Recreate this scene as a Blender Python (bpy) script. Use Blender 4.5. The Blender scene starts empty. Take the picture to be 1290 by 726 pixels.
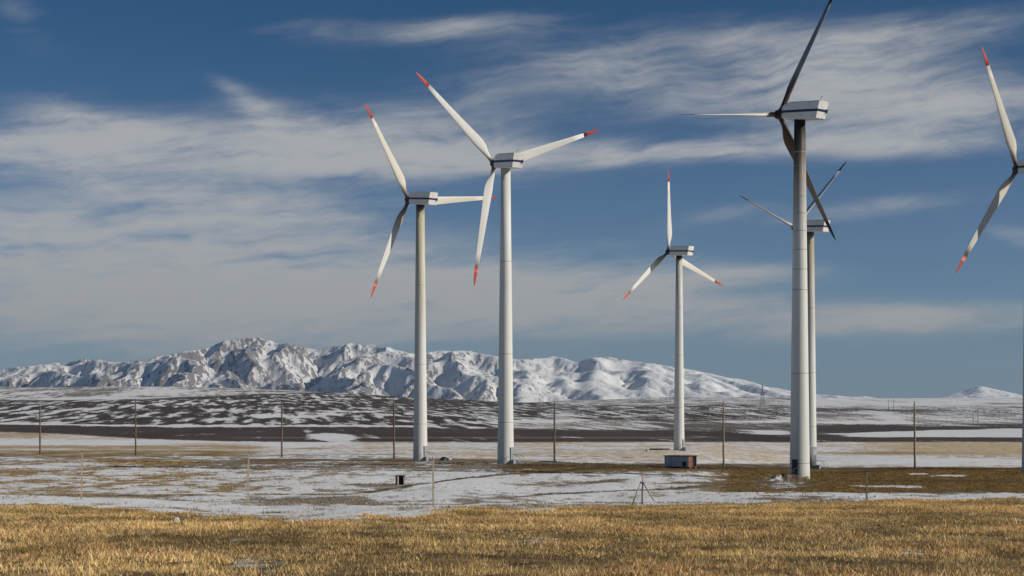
import bpy, math, random, heapq
import numpy as np
from mathutils import Vector, Matrix
from math import radians as R, sin, cos, pi

random.seed(7)
rng = np.random.default_rng(11)
scn = bpy.context.scene
col = scn.collection

# ------------------------------------------------------------------ camera constants
EYE = 9.5            # eye height above datum (the viewer stands on a low rise)
F = 1900.0           # focal length in photo pixels (photo is 1290 wide)
HZ = 530.0           # row of the eye level in the photo
SUN_EL, SUN_AZ = 26.0, 105.0   # azimuth clockwise from +Y

def at(x, y, d):
    """world point seen at photo pixel x, y at depth d"""
    return Vector(((x - 645.0) / F * d, d, EYE + (HZ - y) / F * d))

# ------------------------------------------------------------------ numpy noise
_perm = np.random.default_rng(3).permutation(4096).astype(np.int64)
_ang = np.random.default_rng(4).random(4096) * 2 * np.pi
_gx, _gy = np.cos(_ang), np.sin(_ang)

def perlin(x, y, seed=0):
    xi = np.floor(x).astype(np.int64); yi = np.floor(y).astype(np.int64)
    xf = x - xi; yf = y - yi
    u = xf * xf * xf * (xf * (xf * 6 - 15) + 10); v = yf * yf * yf * (yf * (yf * 6 - 15) + 10)
    def g(ix, iy, fx, fy):
        h = _perm[(_perm[(ix + seed * 131) & 4095] + iy) & 4095]
        return _gx[h] * fx + _gy[h] * fy
    a = g(xi, yi, xf, yf); b = g(xi + 1, yi, xf - 1, yf)
    c = g(xi, yi + 1, xf, yf - 1); d = g(xi + 1, yi + 1, xf - 1, yf - 1)
    return ((a + (b - a) * u) * (1 - v) + (c + (d - c) * u) * v) * 1.5

def fbm(x, y, octv=5, seed=0, gain=0.5, lac=2.03):
    s = 0; a = 1.0; t = 0
    for o in range(octv):
        s = s + a * perlin(x, y, seed + o); t += a
        x = x * lac + 17.3; y = y * lac + 5.1; a *= gain
    return s / t * 1.6

def ridged(x, y, octv=6, seed=0, gain=0.5, lac=2.05):
    s = 0; a = 1.0; w = 1.0; t = 0
    for o in range(octv):
        n = 1 - np.abs(perlin(x, y, seed + o)) * 1.25
        n = np.clip(n, 0, 1) ** 1.4
        s = s + n * a * w; t += a
        w = np.clip(n * 1.6, 0, 1)
        x = x * lac + 9.2; y = y * lac + 3.7; a *= gain
    return s / t

def sst(a, b, x):
    t = np.clip((x - a) / (b - a), 0, 1)
    return t * t * (3 - 2 * t)

# ------------------------------------------------------------------ mesh helpers
def mesh_from(name, verts, faces, mats, midx=None, smooth=None):
    me = bpy.data.meshes.new(name)
    me.from_pydata([tuple(v) for v in verts], [], faces)
    for m in mats: me.materials.append(m)
    if midx is not None: me.polygons.foreach_set('material_index', midx)
    if smooth is not None: me.polygons.foreach_set('use_smooth', smooth)
    me.update()
    return me

class MB:
    def __init__(self): self.v = []; self.f = []; self.m = []; self.s = []
    def add(self, vs, fs, m=0, s=False):
        o = len(self.v); self.v += [Vector(v) for v in vs]
        for f in fs:
            self.f.append([i + o for i in f]); self.m.append(m); self.s.append(s)
    def box(self, c, size, m=0, rz=0, bev=0.0, taper=1.0):
        sx, sy, sz = size[0] / 2, size[1] / 2, size[2] / 2
        ring = []
        b = min(bev, sx * .45, sy * .45, sz * .45)
        levels = [(-sz, b), (-sz + b, 0), (sz - b, 0), (sz, b)] if b > 0 else [(-sz, 0), (sz, 0)]
        for z, ins in levels:
            k = 1.0 if z < 0 else taper
            x, y = (sx - ins) * k, (sy - ins) * k
            if b > 0:
                ring.append([(-x + b, -y, z), (x - b, -y, z), (x, -y + b, z), (x, y - b, z), (x - b, y, z), (-x + b, y, z), (-x, y - b, z), (-x, -y + b, z)])
            else:
                ring.append([(-x, -y, z), (x, -y, z), (x, y, z), (-x, y, z)])
        n = len(ring[0]); vs = [p for r in ring for p in r]
        rot = Matrix.Rotation(rz, 3, 'Z')
        vs = [rot @ Vector(p) + Vector(c) for p in vs]
        fs = [list(range(n))[::-1], [len(vs) - n + i for i in range(n)]]
        for k in range(len(ring) - 1):
            for i in range(n):
                j = (i + 1) % n
                fs.append([k * n + i, k * n + j, (k + 1) * n + j, (k + 1) * n + i])
        self.add(vs, fs, m)
    def tube(self, pts, rad, m=0, seg=8, cap=True, s=True):
        pts = [Vector(p) for p in pts]
        rads = rad if isinstance(rad, (list, tuple)) else [rad] * len(pts)
        vs = []; fs = []
        for i, p in enumerate(pts):
            t = (pts[min(i + 1, len(pts) - 1)] - pts[max(i - 1, 0)]).normalized()
            u = t.orthogonal().normalized() if abs(t.z) < .99 else Vector((1, 0, 0))
            if abs(t.z) < .99: u = Vector((0, 0, 1)).cross(t).normalized()
            w = t.cross(u).normalized()
            for k in range(seg):
                a = 2 * pi * k / seg
                vs.append(p + (u * cos(a) + w * sin(a)) * rads[i])
        for i in range(len(pts) - 1):
            for k in range(seg):
                j = (k + 1) % seg
                fs.append([i * seg + k, i * seg + j, (i + 1) * seg + j, (i + 1) * seg + k])
        self.add(vs, fs, m, s)
        if cap:
            o = len(self.v) - len(vs)
            self.f.append([o + k for k in range(seg)][::-1]); self.m.append(m); self.s.append(False)
            self.f.append([o + (len(pts) - 1) * seg + k for k in range(seg)]); self.m.append(m); self.s.append(False)
    def build(self, name, mats, parent=None, matrix=None):
        if not isinstance(mats, (list, tuple)): mats = [mats]
        me = mesh_from(name, self.v, self.f, mats, self.m, self.s)
        o = bpy.data.objects.new(name, me); col.objects.link(o)
        if parent is not None: o.parent = parent
        if matrix is not None: o.matrix_local = matrix
        return o

def tag(o, label=None, cat=None, group=None, kind=None):
    if label: o['label'] = label
    if cat: o['category'] = cat
    if group: o['group'] = group
    if kind: o['kind'] = kind
    return o

def thing(name, label, cat, loc, rz=0, group=None):
    o = bpy.data.objects.new(name, None); col.objects.link(o)
    o.empty_display_size = 0.5
    o.location = loc; o.rotation_euler = (0, 0, rz)
    return tag(o, label, cat, group)

# ------------------------------------------------------------------ material helpers
class NT:
    def __init__(self, tree): self.t = tree; self.n = tree.nodes; self.l = tree.links
    def new(self, typ, **kw):
        nd = self.n.new(typ)
        for k, v in kw.items():
            setattr(nd, k, v)
        return nd
    def set(self, sock, val):
        if isinstance(val, bpy.types.NodeSocket): self.l.new(val, sock)
        else: sock.default_value = val
    def math(self, op, a, b=0.0, c=0.0, clamp=False):
        nd = self.new('ShaderNodeMath', operation=op, use_clamp=clamp)
        self.set(nd.inputs[0], a); self.set(nd.inputs[1], b); self.set(nd.inputs[2], c)
        return nd.outputs[0]
    def mix(self, f, a, b, blend='MIX'):
        nd = self.new('ShaderNodeMix', data_type='RGBA', blend_type=blend)
        self.set(nd.inputs[0], f); self.set(nd.inputs[6], a); self.set(nd.inputs[7], b)
        return nd.outputs[2]
    def noise(self, vec, scale, detail=4, rough=.5, dist=0.0, dim='3D'):
        nd = self.new('ShaderNodeTexNoise', noise_dimensions=dim)
        if vec is not None: self.l.new(vec, nd.inputs['Vector'])
        nd.inputs['Scale'].default_value = scale; nd.inputs['Detail'].default_value = detail
        nd.inputs['Roughness'].default_value = rough; nd.inputs['Distortion'].default_value = dist
        return nd.outputs[0]
    def smooth(self, x, a, b, lo=0.0, hi=1.0):
        nd = self.new('ShaderNodeMapRange', interpolation_type='SMOOTHSTEP')
        self.set(nd.inputs[0], x); self.set(nd.inputs[1], a); self.set(nd.inputs[2], b)
        self.set(nd.inputs[3], lo); self.set(nd.inputs[4], hi)
        return nd.outputs[0]
    def scalev(self, vec, s):
        nd = self.new('ShaderNodeVectorMath', operation='MULTIPLY')
        self.l.new(vec, nd.inputs[0]); nd.inputs[1].default_value = s
        return nd.outputs[0]
    def sep(self, vec):
        nd = self.new('ShaderNodeSeparateXYZ'); self.l.new(vec, nd.inputs[0]); return nd.outputs
    def comb(self, x, y, z=0.0):
        nd = self.new('ShaderNodeCombineXYZ')
        self.set(nd.inputs[0], x); self.set(nd.inputs[1], y); self.set(nd.inputs[2], z); return nd.outputs[0]

def new_mat(name):
    m = bpy.data.materials.new(name); m.use_nodes = True
    nt = NT(m.node_tree); b = m.node_tree.nodes['Principled BSDF']
    return m, nt, b

def rgb(r, g, b): return (r, g, b, 1.0)

def simple_mat(name, c, rough=.6, var=.25, scale=3.0, metal=0.0, grime=None, spec=.4):
    m, nt, b = new_mat(name)
    tc = nt.new('ShaderNodeTexCoord').outputs['Object']
    n = nt.noise(tc, scale, 6, .6)
    k = nt.smooth(n, .3, .7, 1 - var, 1 + var * .4)
    mul = nt.new('ShaderNodeVectorMath', operation='SCALE'); mul.inputs[0].default_value = c; nt.l.new(k, mul.inputs[3])
    out = mul.outputs[0]
    if grime:
        n2 = nt.noise(nt.scalev(tc, (1, 1, .35)), scale * 1.7, 8, .7)
        out = nt.mix(nt.smooth(n2, .52, .72, 0, grime[1]), out, rgb(*grime[0]))
    nt.l.new(out, b.inputs['Base Color'])
    b.inputs['Roughness'].default_value = rough; b.inputs['Metallic'].default_value = metal
    b.inputs['Specular IOR Level'].default_value = spec
    return m

def tower_mat(name, H, stain_c, stain_len, stain_amt, base=(.66, .66, .63), grime=.25, topdark=0.0):
    """painted steel; oil and rust have run down from the nacelle"""
    m, nt, b = new_mat(name)
    tc = nt.new('ShaderNodeTexCoord').outputs['Object']
    s = nt.sep(tc)
    streak = nt.noise(nt.scalev(tc, (2.6, 2.6, .07)), 1.0, 6, .62)
    patch = nt.noise(tc, .45, 7, .6)
    c = nt.mix(nt.smooth(streak, .42, .75, 0, grime), rgb(*base), rgb(base[0] * .62, base[1] * .6, base[2] * .54))
    c = nt.mix(nt.smooth(patch, .45, .8, 0, grime * .8), c, rgb(base[0] * .7, base[1] * .7, base[2] * .68))
    h = nt.math('MULTIPLY_ADD', nt.math('SUBTRACT', streak, .5), stain_len * 1.1, s[2])
    f = nt.smooth(h, H - stain_len, H, 0, stain_amt)
    c = nt.mix(f, c, rgb(*stain_c))
    if topdark > 0:
        h2 = nt.math('MULTIPLY_ADD', nt.math('SUBTRACT', streak, .5), topdark * 1.6, s[2])
        c = nt.mix(nt.smooth(h2, H - topdark, H - topdark * .05, 0, .97), c, rgb(.018, .014, .010))
    # splash dirt at the foot
    c = nt.mix(nt.smooth(s[2], 1.6, 0.0, 0, .22), c, rgb(.3, .27, .22))
    nt.l.new(c, b.inputs['Base Color'])
    b.inputs['Roughness'].default_value = .55
    b.inputs['Specular IOR Level'].default_value = .3
    return m

def blade_mat(name, base, root_c, root_len, root_amt, allover=0.0, allover_c=(.1, .09, .08)):
    m, nt, b = new_mat(name)
    tc = nt.new('ShaderNodeTexCoord').outputs['Object']
    s = nt.sep(tc)
    st = nt.noise(nt.scalev(tc, (3.0, 3.0, .22)), 1.0, 6, .6)
    c = nt.mix(nt.smooth(st, .4, .8, 0, .3), rgb(*base), rgb(base[0] * .72, base[1] * .69, base[2] * .62))
    if allover > 0:
        c = nt.mix(nt.smooth(st, .25, .6, allover * .55, allover), c, rgb(*allover_c))
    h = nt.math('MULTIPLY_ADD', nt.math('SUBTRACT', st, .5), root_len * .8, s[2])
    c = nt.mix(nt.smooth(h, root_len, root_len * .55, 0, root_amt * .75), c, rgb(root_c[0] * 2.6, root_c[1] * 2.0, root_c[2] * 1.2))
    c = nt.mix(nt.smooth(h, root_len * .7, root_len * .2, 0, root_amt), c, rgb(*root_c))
    nt.l.new(c, b.inputs['Base Color'])
    b.inputs['Roughness'].default_value = .5
    b.inputs['Specular IOR Level'].default_value = .3
    return m

# ------------------------------------------------------------------ terrain profile
# rows (in the photo) that the ground at depth Y reaches, for some bearings; heights follow from them
YK = np.array([12, 16.5, 30, 45, 55, 62, 70, 80, 95, 110, 130, 160, 190, 221, 250, 281, 300, 350, 420, 500, 600, 800, 1100, 1500, 2000, 2600, 3500, 5000, 8000, 22000], float)
COLS = {
 -500: [800, 729, 670, 645, 636, 633, 632, 631, 626, 621, 613, 602, 594, 587, 581, 575, 571, 566, 560, 557, 551, 540, 526, 511, 500, 487, 490, 505, 512, 527],
 0:    [800, 729, 670, 646, 638, 635, 634, 633, 627.5, 622, 614, 603, 593.5, 586, 580, 575, 572, 567, 561, 557, 550, 538, 524, 508, 500, 487.5, 489, 505, 512, 527],
 200:  [800, 729, 671, 650, 643, 640, 639, 637, 632, 627, 618, 606, 595, 587, 580.5, 575, 572, 567, 561, 557, 549, 538, 523, 507, 499, 488, 490, 506, 512, 527],
 330:  [800, 729, 672, 655, 650, 648, 646, 642, 636, 630, 620, 607, 596, 588, 582, 576, 572, 567, 561, 557, 548, 538, 524, 508, 500, 491.5, 495, 508, 512, 527],
 530:  [800, 729, 670, 652, 647, 646, 646, 644, 639, 632, 622, 608, 597, 588, 583, 577, 573, 567, 561, 556.5, 548, 539.5, 527, 515, 508, 502.5, 507, 512, 515, 527],
 640:  [800, 729, 670, 651, 645, 644, 645, 645, 640, 633, 623, 609, 598, 584, 581.5, 577, 574, 567.5, 561, 556.5, 549, 541.5, 530, 518, 512, 507, 509, 510, 514, 527],
 855:  [800, 729, 669, 648, 641, 640, 641, 642, 637, 631, 622, 609, 599, 591, 584, 578, 574, 566, 561, 556.5, 550, 544, 533, 521, 514, 509, 504, 499.5, 505, 527],
 1010: [800, 729, 669, 646, 639, 638, 639, 640, 635, 629.5, 621, 612, 605.5, 600, 596, 592, 588, 578.5, 568, 557, 551.5, 546.5, 537, 528, 519, 511.5, 505, 501.5, 505, 527],
 1150: [800, 729, 669, 645, 638, 637, 638, 638, 633, 628, 619, 609.5, 600, 591, 589, 587, 585, 577, 567, 557, 551.5, 547.5, 540, 532, 522.5, 513, 506, 502.5, 505, 527],
 1290: [800, 729, 669, 645, 638, 637, 637, 637, 632, 627, 618, 609, 601, 595.5, 592, 588, 585, 577, 567, 557, 551.5, 547.5, 541, 534, 524, 513.5, 506, 502, 505, 527],
 1800: [800, 729, 669, 645, 638, 637, 637, 637, 632, 627, 618, 609, 601, 595.5, 592, 588, 585, 577, 567, 557, 551.5, 547, 541, 534, 524, 513.5, 506, 502, 505, 527],
}
for _r in COLS.values():            # crest of the rise
    for _k, _d in ((2, 1.5), (3, 4), (4, 4.5), (5, 4.5), (6, 4.5), (7, 4), (8, 2)): _r[_k] -= _d
CX = np.array(sorted(COLS), float)
_LY = np.linspace(np.log(12), np.log(22000), 900)
_tab = np.array([np.interp(_LY, np.log(YK), COLS[int(c)]) for c in CX])
_ker = np.exp(-0.5 * (np.arange(-12, 13) / 5.0) ** 2); _ker /= _ker.sum()
_tab = np.array([np.convolve(np.pad(r, 12, mode='edge'), _ker, mode='valid') for r in _tab])
_CF = np.linspace(-500, 1800, 461)
_tabf = np.array([np.interp(_CF, CX, _tab[:, k]) for k in range(_tab.shape[1])]).T
_k2 = np.exp(-0.5 * (np.arange(-14, 15) / 6.0) ** 2); _k2 /= _k2.sum()
_tabf = np.array([np.convolve(np.pad(_tabf[:, k], 14, mode='edge'), _k2, mode='valid') for k in range(_tabf.shape[1])]).T

def profile_row(X, Y):
    """smooth ground profile: (bearing column, row)"""
    Yc = np.clip(Y, 12, 22000)
    c = np.clip(645 + F * X / Yc, -500, 1800)
    fc = (c + 500) / 5.0; ic = np.clip(fc.astype(int), 0, 459); tc = fc - ic
    fl = (np.log(Yc) - _LY[0]) / (_LY[1] - _LY[0]); il = np.clip(fl.astype(int), 0, 898); tl = fl - il
    r = (_tabf[ic, il] * (1 - tc) + _tabf[ic + 1, il] * tc) * (1 - tl) + (_tabf[ic, il + 1] * (1 - tc) + _tabf[ic + 1, il + 1] * tc) * tl
    return c, r

def ground_z(X, Y, detail=True):
    X = np.asarray(X, float); Y = np.asarray(Y, float)
    c, r = profile_row(X, Y)
    Yc = np.maximum(Y, 12)
    z = EYE + (HZ - r) / F * Yc
    z = np.where(Y < 16.5, EYE - 1.73, z)
    if detail:
        z = z + .05 * fbm(X / 2.2, Y / 2.2, 3, 21) * sst(1200, 300, Yc)
        z = z + .16 * fbm(X / 14, Y / 20, 3, 25) * sst(10, 60, Yc) * sst(600, 200, Yc)
        z = z + 1.4 * fbm(X / 170, Y / 260, 4, 31) * sst(520, 1200, Yc)
        z = z + 5.0 * fbm(X / 700, Y / 900, 4, 37) * sst(1100, 2600, Yc)
        # little hummock beside the front turbine
        z = z + .75 * np.exp(-(((X - 33.0) / 3.6) ** 2 + ((Y - 181) / 4.0) ** 2)) * (.7 + .6 * fbm(X / .7, Y / .7, 3, 41))
    return z

def gz(x, y): return float(ground_z(np.array([x]), np.array([y]))[0])
def on_ground(px, d): 
    x = (px - 645.0) / F * d
    return Vector((x, d, gz(x, d)))

EDGE_X = [-500, 0, 80, 200, 330, 450, 640, 760, 900, 1290, 1800]
EDGE_Y = [46, 52, 54, 45, 39, 43, 49, 55, 60, 62, 62]
def grass_edge(c): return np.interp(c, EDGE_X, EDGE_Y)

def blob(c, r, x0, y0, rx, ry, sl=0.0):
    dx = c - x0; dy = r - y0 - sl * dx
    return np.exp(-((dx / rx) ** 2 + (dy / ry) ** 2))
def zone(v, a, b, w): return sst(a - w, a + w, v) * sst(b + w, b - w, v)

SNOW_C = (.80, .81, .84)
STRAW = np.array([.40, .285, .13]); OLIVE = np.array([.19, .125, .04]); SOIL = np.array([.074, .054, .042]); PALE = np.array([.64, .53, .39]); GREYB = np.array([.30, .265, .22]); DARKO = np.array([.085, .06, .03])

def ground_cover(X, Y):
    """snow lie (0..1) and colour of the ground under it, as a function of place"""
    c, r = profile_row(X, Y)
    n_a = fbm(X / 9, Y / 22, 5, 51); n_b = fbm(X / 2.2, Y / 5, 4, 57); n_c = fbm(X / 34, Y / 60, 4, 61)
    n_f = fbm((X + .16 * Y) / 11, Y / 95, 5, 71, .60); n_g = fbm((X - .1 * Y) / 75, Y / 330, 4, 77)
    n_m = fbm(X / 1.1, Y / 1.5, 3, 83)
    base = np.zeros(X.shape + (3,)); S = np.zeros_like(X)
    def lay(w, colour, s=None):
        nonlocal base, S
        w = np.clip(w, 0, 1)
        base = base * (1 - w[..., None]) + np.asarray(colour) * w[..., None]
        if s is not None: S = S * (1 - w) + s * w
    one = np.ones_like(X)
    # --- the plain between the rise and the fields
    lay(one, GREYB, .52 + .30 * n_a + .22 * n_b)
    lay(sst(-.1, .6, n_a + .3 * n_b) * .8, STRAW * .85)
    lay(sst(.0, .6, -n_c + .5 * n_b) * .6, OLIVE * 1.3)
    lay(zone(c, 360, 930, 60) * zone(r, 594, 634, 5) * .85, GREYB * 1.15, .70 + .28 * n_a + .25 * n_b)
    # left: thin snow on yellow grass
    lay(zone(c, -900, 330, 60) * zone(r, 578, 626, 5) * .8, STRAW * .8, .53 + .25 * n_a + .24 * n_b + .12 * n_c)
    lay(blob(c, r, 175, 582, 80, 4, .05) * (.6 + .6 * n_b), np.array([.36, .23, .08]), .1)
    lay(blob(c, r, 250, 590, 60, 2.5, .08), GREYB * .6, .35 + .5 * n_b)
    lay(blob(c, r, 260, 592, 35, 2.2, .03), GREYB, .8)
    # pale dusted plain farther out
    wpl = sst(576, 570, r + 2 * n_a)
    wpl = np.maximum(wpl, zone(c, 640, 2000, 40) * sst(590, 584, r + n_a) * sst(700, 900, c))
    wpl = np.maximum(wpl, zone(c, 520, 900, 20) * sst(583, 579, r + 1.2 * n_a))
    lay(wpl, PALE, .50 + .13 * n_a + .16 * n_c + .08 * n_b)
    lay(wpl * zone(c, 1100, 2500, 60) * zone(r, 557, 573, 2), PALE * np.array([.9, .84, .72]), .33 + .2 * n_a)
    lay(wpl * zone(c, 1030, 2500, 50) * zone(r, 577, 589, 2.5) * .9, PALE, .62 + .2 * n_a)
    lay(blob(c, r, 1110, 571, 90, 1.6) * .8, STRAW * .6, .2)
    lay(blob(c, r, 1235, 575, 45, 2.0) * (.5 + n_b), GREYB * .5, .45 + .5 * n_b)
    lay(blob(c, r, 1180, 581, 60, 1.2), PALE, .9)
    lay(blob(c, r, 60, 559, 120, 4.0) * .9, PALE, .78 + .15 * n_a)
    lay(blob(c, r, 250, 556.5, 130, 1.6) * .9, PALE, .75)
    lay(blob(c, r, 380, 560, 55, 2.6, -.03), PALE, .95)
    lay(zone(c, -900, 340, 40) * zone(r, 561, 566, 1.2) * .7, STRAW * .9, .30 + .2 * n_a)
    lay(zone(c, -900, 60, 40) * zone(r, 541, 552, 2) * .9, STRAW, .42 + .2 * n_a)
    # brown strips
    wb = zone(c, -900, 330, 50) * zone(r, 567.5, 575, 1.3)
    lay(wb * (.75 + .5 * n_a), OLIVE * 1.35, .22 + .3 * n_b)
    lay(zone(c, 250, 660, 30) * zone(r, 579.5, 590, 1.6) * (.9 + .5 * n_a), GREYB * .75, .34 + .3 * n_a + .2 * n_b)
    lay(zone(c, 300, 640, 40) * zone(r, 578.5, 581.5, .8) * .9, OLIVE, .1 + .3 * n_b)
    wbench = zone(c, 630, 1000, 25) * zone(r, 584.5, 592, 1.2)
    lay(wbench * (.95 + .3 * n_a), DARKO * 1.3, .06 + .2 * n_b)
    lay(zone(c, 640, 900, 25) * zone(r, 590, 596, 2.5) * (.75 + .8 * n_a), OLIVE, .3 + .35 * n_a)
    # brown bench round the front turbines
    wr = zone(c, 905, 2500, 35) * zone(r + 2.5 * n_a, 590.5, 622, 2.0)
    lay(wr, OLIVE * (1 + .5 * n_m[..., None] * np.ones(3)), .16 + .22 * n_a + .16 * n_b)
    lay(zone(c, 905, 2500, 35) * zone(r, 589, 592, 1), DARKO * 1.1, .05)
    lay(zone(c, 1060, 2500, 60) * zone(r, 604, 608, 1.5) * .8, DARKO * 1.5, .1)
    lay(blob(c, r, 1195, 600, 28, 1.6) * .9, OLIVE, .85 + .2 * n_b)
    lay(blob(c, r, 1155, 597, 12, 1.2), OLIVE, .9)
    lay(blob(c, r, 1120, 613, 60, 1.3, .01), OLIVE, .8 + .3 * n_b)
    lay(blob(c, r, 978, 611, 36, 5.5) * 1.2, GREYB * .6, .66 + .55 * n_b + .3 * n_m)
    lay(zone(c, 1000, 2500, 60) * zone(r, 621, 634, 3) * .9, GREYB * .7, .55 + .4 * n_a + .25 * n_b)
    lay(blob(c, r, 1190, 629, 110, 3.0), GREYB, .95)
    for tx in (0, 11):
        lay(blob(c, r, 1243 + tx, 617, 4.5, 4.5, -.7) * .45, DARKO * 1.3, .1)
    # wheel track and dark streaks in the snow, some of them painted shadow lines
    tr_row = np.interp(c, [420, 505, 560, 645, 720, 800, 900], [623, 615, 606, 597, 592.5, 589, 587])
    lay(np.exp(-((r - tr_row) / 1.0) ** 2) * zone(c, 430, 800, 60) * (.85 + .4 * n_b), DARKO, .05)
    shadow_row = np.interp(c, [640, 700, 800, 900, 1000], [627, 622, 618, 612.5, 607])
    lay(np.exp(-((r - shadow_row) / 1.1) ** 2) * zone(c, 640, 980, 50) * (.7 + .6 * n_b), DARKO * 1.2, .15)  # shadow line painted dark across the snow
    lay(blob(c, r, 755, 606.5, 45, 1.6, -.07) * (.8 + .5 * n_b), DARKO * 1.5, .1)  # shadow streak put into the ground colour, continued by the next patch
    lay(blob(c, r, 860, 609, 55, 2.6, -.01) * (.7 + .5 * n_b), OLIVE, .2)
    lay(blob(c, r, 940, 613, 50, 4.0, -.05) * (.7 + .6 * n_b), OLIVE, .2)
    lay(blob(c, r, 470, 612, 45, 1.4) * (.7 + .6 * n_b), DARKO * 1.6, .15)
    lay(blob(c, r, 370, 622, 60, 1.2, -.02) * (.7 + .8 * n_b), DARKO * 1.8, .2)
    lay(blob(c, r, 740, 599, 22, 1.2) , GREYB * .6, .3)
    lay(blob(c, r, 170, 624, 130, 1.5, .01) * (.6 + .9 * n_b), GREYB * .45, .2)
    lay(blob(c, r, 350, 628, 110, 3.0), GREYB * .7, .42 + .4 * n_a + .2 * n_b)
    lay(blob(c, r, 480, 634, 170, 4.5) * .95, GREYB * .75, .36 + .4 * n_a + .2 * n_b)
    # snow bank along the foot of the rise, left
    bank = np.interp(c, [0, 60, 200, 330, 420], [628, 630, 634.5, 641, 643])
    lay(np.exp(-((r - bank) / 3.6) ** 2) * zone(c, 40, 385, 35), GREYB, .93 + .15 * n_b)
    # --- tilled fields and hills
    fld = sst(558, 555.5, r + .9 * n_g + np.interp(c, [0, 100, 200, 300], [13, 9, 3, 0]))
    lay(fld, SOIL * (1 + .35 * n_f[..., None]), .42 + .50 * n_f + .16 * n_g)
    up = np.interp(c, [0, 200, 530, 855, 1000, 1290], [534, 537.5, 540, 541, 547, 551])
    lay(fld * sst(up - .8, up + .8, r), SOIL * (1 + .3 * n_g[..., None]), .17 + .42 * n_f)
    lay(fld * zone(c, 300, 900, 60) * np.exp(-((r - 551.5) / .8) ** 2) * .5, GREYB, .45 + .4 * n_f)
    lay(blob(c, r, 421, 551, 24, 4.5, .02) * 1.6, SOIL, 1.0)
    lay(zone(c, -900, 540, 20) * np.exp(-((r - np.interp(c, [0, 170, 540], [533, 536.5, 538])) / 1.3) ** 2) * 1.1, SOIL, .78 + .35 * n_f)
    lay(zone(c, 640, 830, 35) * zone(r, 530, 540.5, 1.6), GREYB * .75, .5 + .25 * n_f)
    lay(zone(c, 630, 720, 25) * np.exp(-((r - 531) / 1.5) ** 2), SOIL, .9)
    lay(zone(c, 830, 1040, 40) * zone(r, 532, 541, 2), GREYB * .45, .36 + .3 * n_f)
    lay(blob(c, r, 975, 545, 35, 3.2), SOIL, .9)
    lay(blob(c, r, 955, 532, 55, 2.0), SOIL, .8 + .2 * n_f)
    lay(zone(c, 440, 660, 40) * zone(r, 503, 513, 3) * .9, SOIL, .30 + .45 * n_f)
    lay(zone(c, 660, 1020, 40) * zone(r, 511, 519, 2) * .85, SOIL, .42 + .45 * n_f)
    lay(zone(c, 700, 1010, 40) * sst(512, 509.5, r), GREYB * .75, .50 + .2 * n_f + .18 * n_g)
    # hills on the left with thin snow
    hl = np.interp(c, [-500, 0, 60, 330, 430, 520], [504, 504.5, 505, 499.5, 496, 480])
    lay(sst(hl + 1, hl - 1, r), GREYB * .8, .47 + .22 * n_f + .25 * n_g)
    lay(np.exp(-((r - hl) / .7) ** 2) * zone(c, -900, 440, 20) * .8, SOIL * .7, .1)
    lay(blob(c, r, 100, 502.5, 75, 2.0, -.01) * .9, SOIL, .88)
    lay(blob(c, r, 205, 494.5, 40, 2.5) * .9, SOIL, .9)
    lay(zone(c, -900, 80, 30) * zone(r, 496, 503, 1.5) * .6, SOIL, .6 + .4 * n_f)
    # right: wide snow slopes
    rt = zone(c, 1000, 2500, 25)
    lay(rt * sst(536, 533, r), GREYB * .7, .53 + .26 * n_f + .18 * n_g)
    lay(rt * zone(r, 516.5, 520.5, 1.2) * zone(c, 1000, 1180, 30) * .8, SOIL, .3 + .4 * n_f)
    lay(blob(c, r, 1240, 522, 70, 5.5) * .8, GREYB * .55, .44 + .3 * n_f)
    lay(rt * sst(514, 507, r), GREYB, .62 + .2 * n_g)
    lay(rt * np.exp(-((r - 532.5) / 1.8) ** 2) * zone(c, 1050, 1140, 20), SOIL, .9)
    dk = np.interp(c, [1000, 1100, 1290], [541, 541, 538.5]); dh = np.interp(c, [1000, 1060, 1150, 1290], [5, 5.5, 2.5, 1.6])
    lay(rt * np.exp(-((r - dk) / dh) ** 4), SOIL * .95, .2 + .3 * n_f)
    wh = zone(c, 1070, 2500, 45) * zone(r, np.interp(c, [1070, 1130, 1290], [546, 542.5, 541]), np.interp(c, [1000, 1290], [550.5, 551]), .9)
    lay(wh, SOIL, 1.0)
    # --- the grassy rise in front
    ed = grass_edge(c)
    ge = sst(ed + 2.5, ed - 2.5, Y + (5 * n_b + 8 * n_a) * sst(20, 50, Y))
    tus = fbm(X / .8, Y / .8, 3, 91)
    lay(ge, np.array([.17, .115, .05]) * (1 + .6 * tus[..., None]), .14 + .22 * n_a + .34 * n_b + .1 * tus)
    for (x0, y0, rx, ry) in ((20, 674, 60, 5), (20, 693, 45, 4), (70, 654, 25, 3), (590, 681, 50, 4), (345, 719, 70, 4), (190, 707, 30, 5), (270, 714, 45, 4), (885, 668, 30, 3), (1110, 697, 55, 6), (1215, 712, 30, 6), (665, 681, 20, 3), (1075, 703, 20, 5), (820, 705, 30, 4)):
        lay(ge * blob(c, r, x0, y0, rx, ry) * .9, np.array([.13, .09, .045]), .22 + .5 * n_b + .45 * tus)
    return np.clip(S, 0, 1.2), np.clip(base, .01, .9), ge

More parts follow.
